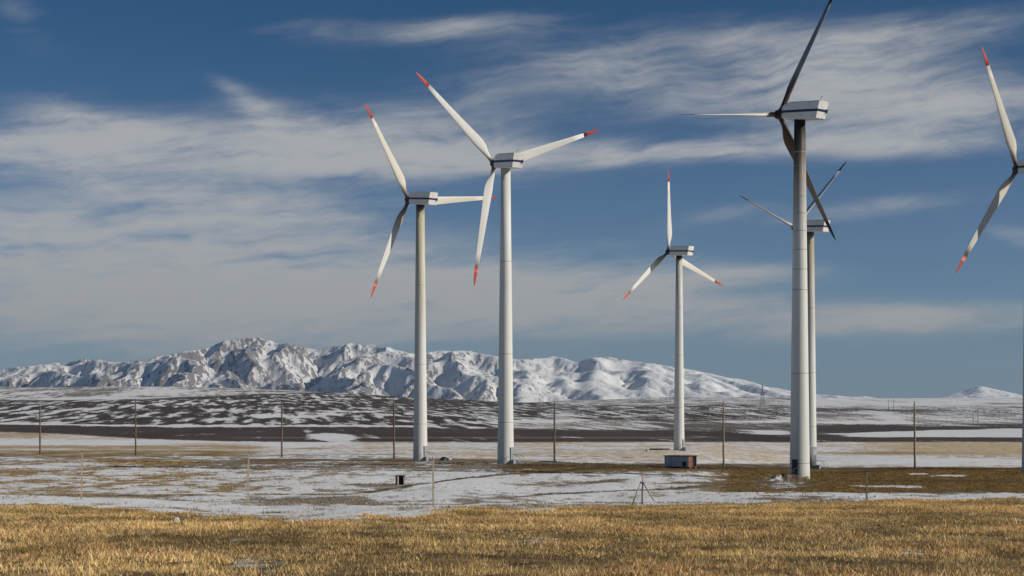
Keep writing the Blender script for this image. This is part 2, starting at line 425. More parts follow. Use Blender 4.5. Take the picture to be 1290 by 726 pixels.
# ------------------------------------------------------------------ ground sheet
def build_ground():
    t_in = np.linspace(-.40, .40, 1250)
    t_out = np.linspace(.405, 1.3, 70)
    T = np.concatenate([-t_out[::-1], t_in, t_out])
    Yr = np.concatenate([np.linspace(-25, 8, 12), np.exp(np.linspace(np.log(10), np.log(7000), 760)), np.linspace(7400, 22000, 16)])
    W = np.maximum(Yr, 0) + 14
    X = W[:, None] * T[None, :]; Y = np.repeat(Yr[:, None], len(T), 1)
    Z = ground_z(X, Y)
    S, B, ge = ground_cover(X, Y)
    nr, nc = X.shape
    co = np.stack([X, Y, Z], -1).reshape(-1, 3)
    i = (np.arange(nr - 1)[:, None] * nc + np.arange(nc - 1)[None, :]).reshape(-1)
    quads = np.stack([i, i + 1, i + nc + 1, i + nc], 1)
    me = grid_mesh('ground', co, quads)
    a = me.attributes.new('cover', 'FLOAT_COLOR', 'POINT')
    a.data.foreach_set('color', np.concatenate([B.reshape(-1, 3), S.reshape(-1, 1)], 1).astype(np.float32).ravel())
    o = bpy.data.objects.new('ground', me); col.objects.link(o)
    me.materials.append(ground_mat())
    tag(o, 'wide plain of dry grass, dark tilled soil and patchy snow under the turbines', None, None, 'structure')
    return o

def grid_mesh(name, co, quads, smooth=True):
    me = bpy.data.meshes.new(name)
    me.vertices.add(len(co)); me.vertices.foreach_set('co', co.astype(np.float32).ravel())
    me.loops.add(quads.size); me.loops.foreach_set('vertex_index', quads.astype(np.int32).ravel())
    me.polygons.add(len(quads))
    me.polygons.foreach_set('loop_start', np.arange(0, quads.size, quads.shape[1], dtype=np.int32))
    me.polygons.foreach_set('loop_total', np.full(len(quads), quads.shape[1], dtype=np.int32))
    me.update(calc_edges=True)
    if smooth: me.polygons.foreach_set('use_smooth', np.ones(len(quads), bool))
    return me

def ground_mat():
    m, nt, b = new_mat('snowy_ground')
    at_ = nt.new('ShaderNodeAttribute', attribute_name='cover')
    P = nt.new('ShaderNodeTexCoord').outputs['Object']
    n1 = nt.noise(nt.scalev(P, (1.0, .45, 1.0)), .55, 9, .66)
    n2 = nt.noise(P, 3.5, 5, .6)
    n3 = nt.noise(nt.scalev(P, (1.0, .3, 1.0)), .09, 6, .6)
    s = nt.math('MULTIPLY_ADD', nt.math('SUBTRACT', n1, .5), .75, at_.outputs['Alpha'])
    s = nt.math('MULTIPLY_ADD', nt.math('SUBTRACT', n3, .5), .35, s)
    f = nt.smooth(s, .40, .60)
    k = nt.math('MULTIPLY', nt.smooth(n2, .25, .75, .6, 1.35), nt.smooth(n1, .3, .7, .72, 1.25))
    sc = nt.new('ShaderNodeVectorMath', operation='SCALE'); nt.l.new(at_.outputs['Color'], sc.inputs[0]); nt.l.new(k, sc.inputs[3])
    snow = nt.mix(nt.smooth(n3, .3, .7), rgb(.82, .82, .82), rgb(.72, .72, .71))
    c = nt.mix(nt.math('MULTIPLY', f, .96), sc.outputs[0], snow)
    nt.l.new(c, b.inputs['Base Color'])
    b.inputs['Roughness'].default_value = .85; b.inputs['Specular IOR Level'].default_value = .15
    h = nt.math('MULTIPLY_ADD', f, .25, nt.math('ADD', nt.math('MULTIPLY', n1, .5), nt.math('MULTIPLY', n2, .12)))
    bp = nt.new('ShaderNodeBump'); bp.inputs['Strength'].default_value = .55; bp.inputs['Distance'].default_value = .35
    nt.l.new(h, bp.inputs['Height']); nt.l.new(bp.outputs[0], b.inputs['Normal'])
    return m

# ------------------------------------------------------------------ grass
def build_grass():
    # tufts scattered over the rise; each is a fan of dry blades
    N = 980000
    Y = np.sqrt(rng.random(N) * (66 ** 2 - 11 ** 2) + 11 ** 2)
    X = (rng.random(N) * 2 - 1) * (.42 * Y + 12)
    c, r = profile_row(X, Y)
    S, B, ge = ground_cover(X, Y)
    cl = fbm(X / .75, Y / .95, 4, 101, .65); big = fbm(X / 6, Y / 6, 4, 105)
    dens = ge * (.34 + 1.35 * cl + .85 * big) * sst(.62, .25, S)
    fr = (1 - ge) * sst(.62, .25, S + .3 * cl) * .30 * sst(grass_edge(c) + 13, grass_edge(c) - 1, Y)
    keep = rng.random(N) < np.clip(dens + fr, 0.33 * ge * sst(.75, .35, S), 1)
    X, Y, cl, big = X[keep], Y[keep], cl[keep], big[keep]
    Z = ground_z(X, Y)
    M = len(X)
    nb = 6
    th = rng.random((M, nb)) * 2 * np.pi
    hgt = (.030 + .062 * rng.random((M, 1)) ** 1.5) * (.5 + .7 * rng.random((M, nb))) * np.clip(1 + .6 * cl[:, None] + .35 * big[:, None], .5, 1.8)
    tall = rng.random((M, nb)) < .012
    hgt = np.where(tall, hgt * 2.0, hgt)
    lean = (.15 + .8 * rng.random((M, nb))) * hgt
    wid = (.0035 + .0035 * rng.random((M, nb))) * (1 + np.maximum(Y[:, None] - 16, 0) / 30)
    rad = .10 * np.sqrt(rng.random((M, nb)))
    ph = rng.random((M, nb)) * 2 * np.pi
    bx = X[:, None] + rad * np.cos(ph); by = Y[:, None] + rad * np.sin(ph); bz = np.repeat(Z[:, None] - .015, nb, 1)
    dx, dy = np.cos(th), np.sin(th)
    face = rng.random((M, nb)) * 2 * np.pi
    wx, wy = np.cos(face) * wid, np.sin(face) * wid
    v = np.empty((M, nb, 5, 3), np.float32)
    v[..., 0, 0] = bx - wx; v[..., 0, 1] = by - wy; v[..., 0, 2] = bz
    v[..., 1, 0] = bx + wx; v[..., 1, 1] = by + wy; v[..., 1, 2] = bz
    mx, my = bx + dx * lean * .35, by + dy * lean * .35
    v[..., 2, 0] = mx + wx * .75; v[..., 2, 1] = my + wy * .75; v[..., 2, 2] = bz + hgt * .6
    v[..., 3, 0] = mx - wx * .75; v[..., 3, 1] = my - wy * .75; v[..., 3, 2] = bz + hgt * .6
    v[..., 4, 0] = bx + dx * lean; v[..., 4, 1] = by + dy * lean; v[..., 4, 2] = bz + hgt
    n2 = 420000
    Y2 = np.sqrt(rng.random(n2) * (250 ** 2 - 48 ** 2) + 48 ** 2); X2 = (rng.random(n2) * 2 - 1) * (.37 * Y2 + 2)
    S2, B2, ge2 = ground_cover(X2, Y2)
    cl2 = fbm(X2 / 1.5, Y2 / 2.2, 4, 141, .6)
    k2 = rng.random(n2) < (1 - ge2) * np.clip(sst(.80, .25, S2 + .35 * cl2) * (.16 + .75 * cl2), .004, .6)
    X2, Y2, B2 = X2[k2], Y2[k2], B2[k2]; M2 = len(X2); Z2 = ground_z(X2, Y2)
    h2 = (.05 + .11 * rng.random((M2, 1)) ** 2) * (.6 + .6 * rng.random((M2, nb)))
    a2 = rng.random((M2, nb)) * 2 * np.pi; r2 = .16 * np.sqrt(rng.random((M2, nb))); f2 = rng.random((M2, nb)) * np.pi
    bx, by, bz = X2[:, None] + r2 * np.cos(a2), Y2[:, None] + r2 * np.sin(a2), Z2[:, None] - .02
    w2 = .010 * (1 + Y2[:, None] / 60); wx, wy = np.cos(f2) * w2, np.sin(f2) * w2
    v2 = np.empty((M2, nb, 5, 3), np.float32); lx, ly = np.cos(a2) * h2 * .6, np.sin(a2) * h2 * .6
    for q, (sx, fr_, hz_) in enumerate(((-1, 0, 0), (1, 0, 0), (.75, .35, .6), (-.75, .35, .6), (0, 1, 1))):
        v2[..., q, 0] = bx + sx * wx + lx * fr_; v2[..., q, 1] = by + sx * wy + ly * fr_; v2[..., q, 2] = bz + h2 * hz_
    v = np.concatenate([v, v2], 0); M1, M = M, M + M2
    nblade = M * nb
    o = np.arange(nblade) * 5
    tri = np.stack([o, o + 1, o + 2, o, o + 2, o + 3, o + 3, o + 2, o + 4], 1).reshape(-1, 3)
    me = grid_mesh('dry_grass', v.reshape(-1, 3), tri, smooth=False)
    gold = np.array([.69, .49, .22]); brown = np.array([.38, .24, .095]); olive = np.array([.20, .15, .045]); pale = np.array([.74, .58, .31])
    u = rng.random((M1, nb)); kind = (.5 + .45 * fbm(X / 3, Y / 4, 3, 111) + .25 * cl)[:, None] + .35 * (rng.random((M1, nb)) - .5)
    cc = brown + (gold - brown) * np.clip(kind, 0, 1)[..., None]
    red = sst(.1, .6, fbm(X / 4.5, Y / 5, 3, 131))[:, None, None]; cc = cc * (1 - .45 * red) + np.array([.36, .19, .085]) * .45 * red
    cc = np.where((u < .14)[..., None], pale, cc); cc = np.where((u > .93)[..., None], olive, cc)
    gr = sst(.35, .8, fbm(X / 2.1 + 40, Y / 2.5, 3, 121))[:, None, None]
    cc = cc * (1 - .75 * gr) + olive * 1.05 * .75 * gr
    cc = 1.12 * cc * (.6 + .7 * rng.random((M1, nb, 1))) * np.clip(1 + .75 * big + .40 * cl, .38, 1.5)[:, None, None]
    c2 = np.clip(B2[:, None, :] * np.array([1.25, 1.15, .95]) * (.7 + .8 * rng.random((M2, nb, 1))), .02, .8)
    cc = np.concatenate([cc, c2], 0)
    ca = np.repeat(np.concatenate([cc, np.ones((M, nb, 1))], -1).reshape(-1, 1, 4), 5, 1)
    a = me.attributes.new('tint', 'FLOAT_COLOR', 'POINT'); a.data.foreach_set('color', ca.astype(np.float32).ravel())
    m, nt, b = new_mat('dry_grass')
    t = nt.new('ShaderNodeAttribute', attribute_name='tint')
    nt.l.new(t.outputs['Color'], b.inputs['Base Color']); b.inputs['Roughness'].default_value = .75; b.inputs['Specular IOR Level'].default_value = .2
    tr = nt.new('ShaderNodeBsdfTranslucent'); nt.l.new(t.outputs['Color'], tr.inputs[0])
    mx_ = nt.new('ShaderNodeMixShader'); mx_.inputs[0].default_value = .3
    nt.l.new(b.outputs[0], mx_.inputs[1]); nt.l.new(tr.outputs[0], mx_.inputs[2])
    nt.l.new(mx_.outputs[0], nt.n['Material Output'].inputs[0])
    me.materials.append(m)
    ob = bpy.data.objects.new('dry_grass', me); col.objects.link(ob)
    tag(ob, 'short golden dry grass growing over the rise in the foreground', 'grass', None, 'stuff')
    print('grass blades', nblade)

# ------------------------------------------------------------------ mountains
SKY_X = [-700, -500, -300, -150, -60, 0, 12, 40, 68, 85, 100, 120, 150, 165, 185, 200, 215, 245, 250, 265, 275, 290, 305, 320, 348, 361, 371, 397, 404, 423, 438, 458, 487, 520, 538, 564, 589, 625, 648, 673, 691, 709, 727, 740, 750, 768, 794, 819, 850, 871, 896, 922, 930, 953, 968, 976, 993, 1027, 1050, 1070, 1088, 1114, 1160, 1185, 1203, 1222, 1233, 1242, 1268, 1288, 1330, 1400, 1500, 1700, 2000]
SKY_Y = [474, 460, 470, 462, 470, 467, 463, 461.5, 457, 458.5, 453, 453, 457, 455, 455, 448, 447, 440, 441, 438, 432, 428, 428, 424.5, 431, 433, 435, 441, 441, 436, 433.5, 433.5, 437.5, 446, 443, 442, 442, 449, 453, 452, 450, 450, 457, 452, 450, 450, 455, 457.5, 463, 466, 471, 477, 477, 483, 488, 488.5, 492, 497, 498, 500, 499, 503, 506, 501, 495, 490, 486.5, 488, 493.5, 498, 503, 496, 490, 498, 500]

def fill_pits(h):
    """raise closed hollows so that every cell drains to the rim"""
    ny, nx = h.shape
    H = h.copy(); done = np.zeros(h.shape, bool); q = []
    for iy in range(ny):
        for ix in ((0, nx - 1) if 0 < iy < ny - 1 else range(nx)):
            heapq.heappush(q, (float(H[iy, ix]), iy, ix)); done[iy, ix] = True
    while q:
        z, iy, ix = heapq.heappop(q)
        for dy, dx in ((-1, 0), (1, 0), (0, -1), (0, 1), (-1, -1), (-1, 1), (1, -1), (1, 1)):
            a, b = iy + dy, ix + dx
            if 0 <= a < ny and 0 <= b < nx and not done[a, b]:
                done[a, b] = True
                if H[a, b] <= z: H[a, b] = z + .02
                heapq.heappush(q, (float(H[a, b]), a, b))
    return H

def erode(h, dx, steps, K, m=.45, diff=.06, max_slope=.85):
    """stream power erosion, so that valleys and spurs branch like real ones"""
    ny, nx = h.shape; n = h.size
    idx = np.arange(n).reshape(ny, nx)
    for st in range(steps):
        if st % 4 == 0: h = fill_pits(h)
        best = np.zeros(h.shape); rec = idx.copy(); dist = np.full(h.shape, dx, float)
        for dy, dx_ in ((-1, 0), (1, 0), (0, -1), (0, 1), (-1, -1), (-1, 1), (1, -1), (1, 1)):
            d = dx * math.hypot(dy, dx_)
            ys = slice(max(dy, 0), ny + min(dy, 0)); xs = slice(max(dx_, 0), nx + min(dx_, 0))
            yd = slice(max(-dy, 0), ny + min(-dy, 0)); xd = slice(max(-dx_, 0), nx + min(-dx_, 0))
            sl = np.full(h.shape, -1.0); sl[yd, xd] = (h[yd, xd] - h[ys, xs]) / d
            t = sl > best
            best = np.where(t, sl, best); dist = np.where(t, d, dist)
            r2 = idx.copy(); r2[yd, xd] = idx[ys, xs]; rec = np.where(t, r2, rec)
        rec[0, :] = idx[0, :]; rec[-1, :] = idx[-1, :]; rec[:, 0] = idx[:, 0]; rec[:, -1] = idx[:, -1]
        R_ = rec.ravel(); D_ = dist.ravel()
        lev = (R_ != np.arange(n)).astype(np.int64); p = R_.copy()
        for _ in range(12):
            lev = lev + lev[p]; p = p[p]
        order = np.argsort(lev, kind='stable'); ls = lev[order]
        cuts = np.searchsorted(ls, np.arange(ls[-1] + 2))
        A = np.full(n, dx * dx)
        for L in range(len(cuts) - 2, 0, -1):
            k = order[cuts[L]:cuts[L + 1]]
            A += np.bincount(R_[k], A[k], n) if len(k) > 4000 else 0
            if len(k) <= 4000: np.add.at(A, R_[k], A[k])
        z = h.ravel().copy(); Fk = K.ravel() * A ** m / D_
        for L in range(1, len(cuts) - 1):
            k = order[cuts[L]:cuts[L + 1]]; r = R_[k]
            zz = (z[k] + Fk[k] * z[r]) / (1 + Fk[k])
            z[k] = np.minimum(zz, z[r] + max_slope * D_[k])
        h = z.reshape(ny, nx)
        lap = np.zeros_like(h)
        lap[1:-1, 1:-1] = h[:-2, 1:-1] + h[2:, 1:-1] + h[1:-1, :-2] + h[1:-1, 2:] - 4 * h[1:-1, 1:-1]
        h = h + diff * lap
    return h

def build_mountains():
    # --- coarse relief in world metres, worn down by running water
    G = 30.0
    gx_ = np.arange(-9300, 9300 + G, G); gy_ = np.arange(7500, 15600 + G, G)
    X, Y = np.meshgrid(gx_, gy_)
    def crest_of(t):
        c = 645 + F * t
        crest = np.interp(c, [-700, 0, 320, 520, 740, 1000, 1200, 2000], [11200, 11300, 11800, 12200, 13300, 13900, 14100, 14100])
        return crest + 450 * fbm(t * 14, t * 0 + 3, 3, 201)
    t = X / Y
    tgt = np.interp(645 + F * t, SKY_X, SKY_Y)
    crest = crest_of(t); top = EYE + (HZ - tgt) / F * crest
    base = 60.0
    front = np.clip((Y - (crest - 3300)) / 3300, 0, None)
    env = np.where(front <= 1, np.clip(front, 0, 1) ** .8, np.clip(1 - (front - 1) * 1.2, 0, 1))
    amp = np.clip(top - base, 30, None)
    wx = 420 * fbm(X / 1500, Y / 1500, 3, 211)
    xr = X + wx + .62 * (Y - 12000)
    q = xr / 620 + .9 * fbm(X / 2200, Y / 2200, 2, 271)
    fq = q - np.floor(q); spur = np.where(fq < .36, fq / .36, (1 - fq) / .64)
    spur = .55 * spur * (.4 + .6 * np.clip(.5 + 1.2 * perlin(np.floor(q) * 3.7 + .5, Y / 1500, 279), 0, 1)) + .6 * ridged(xr / 900, (Y + wx) / 3200, 2, 221, .5)
    h = base + amp * env * (.95 + .95 * (spur - .5) * np.interp(645 + F * t, [450, 760], [1, .62]) * np.clip(1.35 - front, 0, 1) ** .7) + amp * .16 * fbm(X / 420, Y / 420, 5, 231) * np.clip(env * 1.5, 0, 1)
    h = h + 9 * fbm(X / 90, Y / 90, 2, 233)
    Kf = np.interp(645 + F * X / Y, [-500, 420, 620, 760, 1400], [.16, .16, .12, .055, .05])
    h = erode(h, G, 26, Kf, .45, .030, .95)
    ze = h
    # --- fine mesh
    nc, nr = 1900, 430
    tt = np.linspace(-.60, .60, nc); Yr = np.linspace(7700, 15300, nr)
    X = Yr[:, None] * tt[None, :]; Y = np.repeat(Yr[:, None], nc, 1)
    def sample(A, X, Y):
        fx = np.clip((X - gx_[0]) / G, 1, len(gx_) - 3.001); fy = np.clip((Y - gy_[0]) / G, 1, len(gy_) - 3.001)
        ix = fx.astype(int); iy = fy.astype(int); u = fx - ix; v = fy - iy
        def cr(p0, p1, p2, p3, w): return p1 + .5 * w * (p2 - p0 + w * (2 * p0 - 5 * p1 + 4 * p2 - p3 + w * (3 * (p1 - p2) + p3 - p0)))
        rows = [cr(*[A[iy + j, ix + i] for i in (-1, 0, 1, 2)], u) for j in (-1, 0, 1, 2)]
        return cr(*rows, v)
    jx = 16 * fbm(X / 110, Y / 110, 3, 263); jy = 16 * fbm(X / 110 + 50, Y / 110, 3, 267)
    z = sample(ze, X + jx, Y + jy)
    c = 645 + F * X / Y
    rocky = np.interp(c, [-300, 0, 350, 480, 640, 900], [1, 1, .9, .6, .5, .4])
    z = z + (4.5 * rocky + 1.2) * fbm(X / 75, Y / 90, 5, 241, .58)
    tgt = np.interp(645 + F * tt, SKY_X, SKY_Y)
    k = np.exp(-.5 * (np.arange(-4, 5) / 1.6) ** 2); k /= k.sum()
    tgt = np.convolve(np.pad(tgt, 4, mode='edge'), k, 'valid')
    want = (HZ - tgt) / F
    # the highest line of sight follows the measured skyline, corrected smoothly along the bearing
    for wdt in (26, 9, 4):
        mx = ((z - EYE) / Y).max(0)
        ratio = np.clip(want / np.maximum(mx, 1e-4), .4, 2.2)
        kk = np.exp(-.5 * (np.arange(-3 * wdt, 3 * wdt + 1) / wdt) ** 2); kk /= kk.sum()
        ratio = np.convolve(np.pad(ratio, 3 * wdt, mode='edge'), kk, 'valid')
        z = EYE + (z - EYE) * ratio[None, :]
    z[0] -= 60
    gx = np.gradient(z, axis=1) / np.gradient(X, axis=1)
    gy = (np.gradient(z, axis=0) - gx * np.gradient(X, axis=0)) / np.gradient(Y, axis=0)
    slope = np.sqrt(gx ** 2 + gy ** 2)
    # snow has melted from the slopes that look to the south-east (right and toward the viewer), and blown off crests
    aspect = (gx * -.93 + gy * .0 - np.minimum(gy, 0) * 0 + 0) / np.sqrt(1 + slope ** 2)
    zs = sample(ze, X, Y)
    gk = 5
    zb = np.copy(z); 
    cum = np.cumsum(np.pad(z, ((0, 0), (gk * 2 + 1, gk * 2)), mode='edge'), 1)
    zb = (cum[:, 4 * gk + 1:] - cum[:, :-(4 * gk + 1)]) / (4 * gk + 1)
    zb = zb[:, :nc]
    convex = np.clip((z - zb[:, :nc]) / 16.0, -1, 1)
    left = np.interp(c, [-200, 0, 330, 420, 560, 700, 800], [1, 1, 1, .80, .66, .42, .26])
    rn = fbm((X + .3 * Y) / 34, Y / 80, 5, 251, .72); rn2 = fbm(X / 420, Y / 600, 4, 257)
    low = sst(.7, .2, 1 - (crest_of(X / Y) - Y) / 3300)
    rock = left * (.03 + .42 * np.clip(aspect, -.3, .6) + .26 * convex + .22 * sst(.3, .8, slope) + 1.0 * rn + .26 * rn2 + .14 * low)
    co = np.stack([X, Y, z], -1).reshape(-1, 3)
    i = (np.arange(nr - 1)[:, None] * nc + np.arange(nc - 1)[None, :]).reshape(-1)
    me = grid_mesh('mountains', co, np.stack([i, i + 1, i + nc + 1, i + nc], 1))
    a = me.attributes.new('rock', 'FLOAT', 'POINT'); a.data.foreach_set('value', rock.astype(np.float32).ravel())
    a2 = me.attributes.new('thin', 'FLOAT', 'POINT'); a2.data.foreach_set('value', np.clip(left * (.45 + .5 * rn2 + .5 * np.clip(aspect, 0, .6)), 0, 1).astype(np.float32).ravel())
    m, nt, b = new_mat('mountain_snow')
    at_ = nt.new('ShaderNodeAttribute', attribute_name='rock')
    P = nt.new('ShaderNodeTexCoord').outputs['Object']
    n1 = nt.noise(P, .020, 10, .74); n2 = nt.noise(P, .05, 5, .6)
    f = nt.smooth(nt.math('MULTIPLY_ADD', nt.math('SUBTRACT', n1, .5), 1.25, at_.outputs['Fac']), .26, .50, 0, .84)
    rockc = nt.mix(n2, rgb(.048, .042, .048), rgb(.15, .118, .108))
    snow = nt.mix(n1, rgb(.82, .81, .78), rgb(.70, .71, .72))
    th = nt.new('ShaderNodeAttribute', attribute_name='thin').outputs['Fac']
    snow = nt.mix(nt.math('MULTIPLY', th, .55), snow, rgb(.40, .375, .35))
    nt.l.new(nt.mix(f, snow, rockc), b.inputs['Base Color'])
    b.inputs['Roughness'].default_value = .9; b.inputs['Specular IOR Level'].default_value = .1
    bp = nt.new('ShaderNodeBump'); bp.inputs['Strength'].default_value = .6; bp.inputs['Distance'].default_value = 12
    nt.l.new(n1, bp.inputs['Height']); nt.l.new(bp.outputs[0], b.inputs['Normal'])
    me.materials.append(m)
    o = bpy.data.objects.new('mountains', me); col.objects.link(o)
    tag(o, 'long snow covered mountain range on the horizon with bare rocky spurs', None, None, 'structure')

# ------------------------------------------------------------------ wind turbines
M_navy = simple_mat('navy_stripe_paint', (.02, .028, .085), .45, .2)
M_nac = simple_mat('nacelle_paint', (.75, .74, .70), .45, .10, 1.5, grime=((.40, .37, .32), .30))
M_red = simple_mat('red_tip_paint', (.50, .060, .022), .5, .25)
M_blacktip = simple_mat('dark_tip_paint', (.035, .032, .036), .5, .3)
M_hub = simple_mat('oily_hub_metal', (.035, .030, .028), .5, .5, 2.0)
M_rusthub = simple_mat('rusty_hub_metal', (.065, .030, .013), .6, .6, 2.5, grime=((.02, .014, .01), .8))
M_dark = simple_mat('dark_steel', (.035, .036, .04), .55, .3)
M_galv = simple_mat('galvanised_steel', (.36, .37, .38), .45, .25, 4, .3)
M_concrete = simple_mat('weathered_concrete', (.42, .39, .34), .85, .35, 5, grime=((.16, .13, .10), .5))
M_doorp = simple_mat('grey_door_paint', (.30, .32, .33), .5, .2)
M_seam = simple_mat('flange_seam', (.28, .27, .25), .6, .3)
M_seamd = simple_mat('dirty_flange_seam', (.34, .32, .28), .6, .3)
M_greyfoot = simple_mat('grey_foot_steel', (.30, .30, .29), .6, .3, 1.5)  # plain grey for the lowest stretch of one tower

def build_tower(root, H, r0, r1, mat, seams, seam_mat, seam_h):
    zs = [(0, 0)]
    stations = [0.0]
    for s in sorted(seams): stations += [s - seam_h / 2, s + seam_h / 2]
    stations.append(H)
    rings = []
    seg = 56
    def rad(z):
        k = z / H
        return r0 + (r1 - r0) * (max(k, 0) ** .92)
    mb = MB(); vs = []; fs = []; mi = []
    for i, z in enumerate(stations):
        rr = rad(z) 
        vs += [(rr * cos(2 * pi * k / seg), rr * sin(2 * pi * k / seg), z) for k in range(seg)]
    for i in range(len(stations) - 1):
        fs = []
        for k in range(seg):
            j = (k + 1) % seg
            fs.append([i * seg + k, i * seg + j, (i + 1) * seg + j, (i + 1) * seg + k])
        mb.f += fs; ism = 1 if i % 2 == 1 else 0
        mb.m += [ism] * seg; mb.s += [True] * seg
    mb.v = [Vector(v) for v in vs]
    mb.f.append(list(range(len(vs) - seg, len(vs)))); mb.m.append(0); mb.s.append(False)
    return mb.build('tower', [mat, seam_mat], root)

def build_nacelle(mats, root, matrix):
    """loft along the axis (local +Y is forward, z up), eight-sided body with a coloured band"""
    def section(a, w, zt, zb, ch):
        s0, s1 = -.16, .16
        zsl = [zb, zb + ch, s0, s1, zt - ch, zt]
        wl = [w - ch * .8, w, w, w, w, w - ch * .8]
        return [(-wl[i], a, zsl[i]) for i in range(6)] + [(wl[i], a, zsl[i]) for i in range(5, -1, -1)]
    secs = [section(2.62, .50, .62, -.58, .10), section(2.35, .72, .80, -.78, .12), section(1.75, .88, .98, -.98, .13),
            section(1.05, .90, 1.17, -1.02, .13), section(-3.55, .90, 1.17, -1.02, .13), section(-3.72, .86, 1.12, -.96, .12)]
    # lean the rear face: top reaches farther back
    secs[4] = [(x, a - .16 * z, z) for x, a, z in secs[4]]
    secs[5] = [(x, a - .16 * z, z) for x, a, z in secs[5]]
    mb = MB(); n = 12
    mb.v = [Vector(p) for s in secs for p in s]
    for i in range(len(secs) - 1):
        for k in range(n):
            j = (k + 1) % n
            band = 1 if (k == 2 or k == 8) else 0
            mb.f.append([i * n + k, (i + 1) * n + k, (i + 1) * n + j, i * n + j]); mb.m.append(band); mb.s.append(False)
    for end, flip in ((0, False), ((len(secs) - 1) * n, True)):
        for k in range(5):
            f = [end + k, end + k + 1, end + 10 - k, end + 11 - k]
            mb.f.append(f[::-1] if flip else f); mb.m.append(1 if k == 2 else 0); mb.s.append(False)
    o = mb.build('nacelle', mats, root, matrix)
    # rear cooling flap, recessed beside the band
    fl = MB(); fl.box((.80, -3.83, .02), (.10, .22, .55), 0, 0, .02)
    fl.build('rear_flap', M_doorp, o)
    vane = MB(); vane.tube([(-.1, -3.2, 1.12), (.06, -3.35, 1.72)], .028, 0, 6); vane.tube([(.02, -3.28, 1.75), (.12, -3.5, 1.68)], .03, 0, 6)
    vane.build('wind_vane', M_dark, o)
    return o

BR = np.array([.75, 1.5, 2.2, 3.0, 4.0, 5.2, 6.6, 8.2, 10, 12, 14, 16.1])
BC = np.array([.60, .64, .88, 1.26, 1.56, 1.50, 1.36, 1.22, 1.07, .92, .78, .63])
TR = np.array([16.1, 17.0, 17.9, 18.5, 18.85, 19.0])
TC = np.array([.63, .54, .42, .30, .17, .03])
def foil(r, c, circ):
    th = np.linspace(0, 2 * np.pi, 22, endpoint=False)
    xc = (1 - np.cos(th)) / 2
    tk = np.interp(r, [.7, 3, 4.2, 8, 14, 19], [1, .42, .27, .20, .16, .12])
    yt = 5 * tk * (.2969 * np.sqrt(xc) - .126 * xc - .3516 * xc ** 2 + .2843 * xc ** 3 - .1036 * xc ** 4)
    y = np.where(th < np.pi, yt, -yt * .75)
    x = (xc - .30) * c; y = y * c
    cx = -np.cos(th) * c / 2; cy = np.sin(th) * c / 2
    x = x * (1 - circ) + cx * circ; y = y * (1 - circ) + cy * circ
    tw = R(float(np.interp(r, [.7, 4, 8, 13, 19], [15, 11, 6, 2.5, 0])))
    return [Vector((x[i] * cos(tw) + y[i] * sin(tw), -x[i] * sin(tw) + y[i] * cos(tw), r)) for i in range(22)]
def loft(rs, cs, capped):
    mb = MB(); n = 22
    for r, c in zip(rs, cs):
        circ = float(sst(3.0, 1.3, np.array(r)))
        mb.v += foil(r, c, circ)
    for i in range(len(rs) - 1):
        for k in range(n):
            j = (k + 1) % n
            mb.f.append([i * n + k, i * n + j, (i + 1) * n + j, (i + 1) * n + k]); mb.m.append(0); mb.s.append(True)
    mb.f.append(list(range(n))[::-1]); mb.m.append(0); mb.s.append(False)
    mb.f.append([len(mb.v) - n + k for k in range(n)]); mb.m.append(0); mb.s.append(False)
    return mb

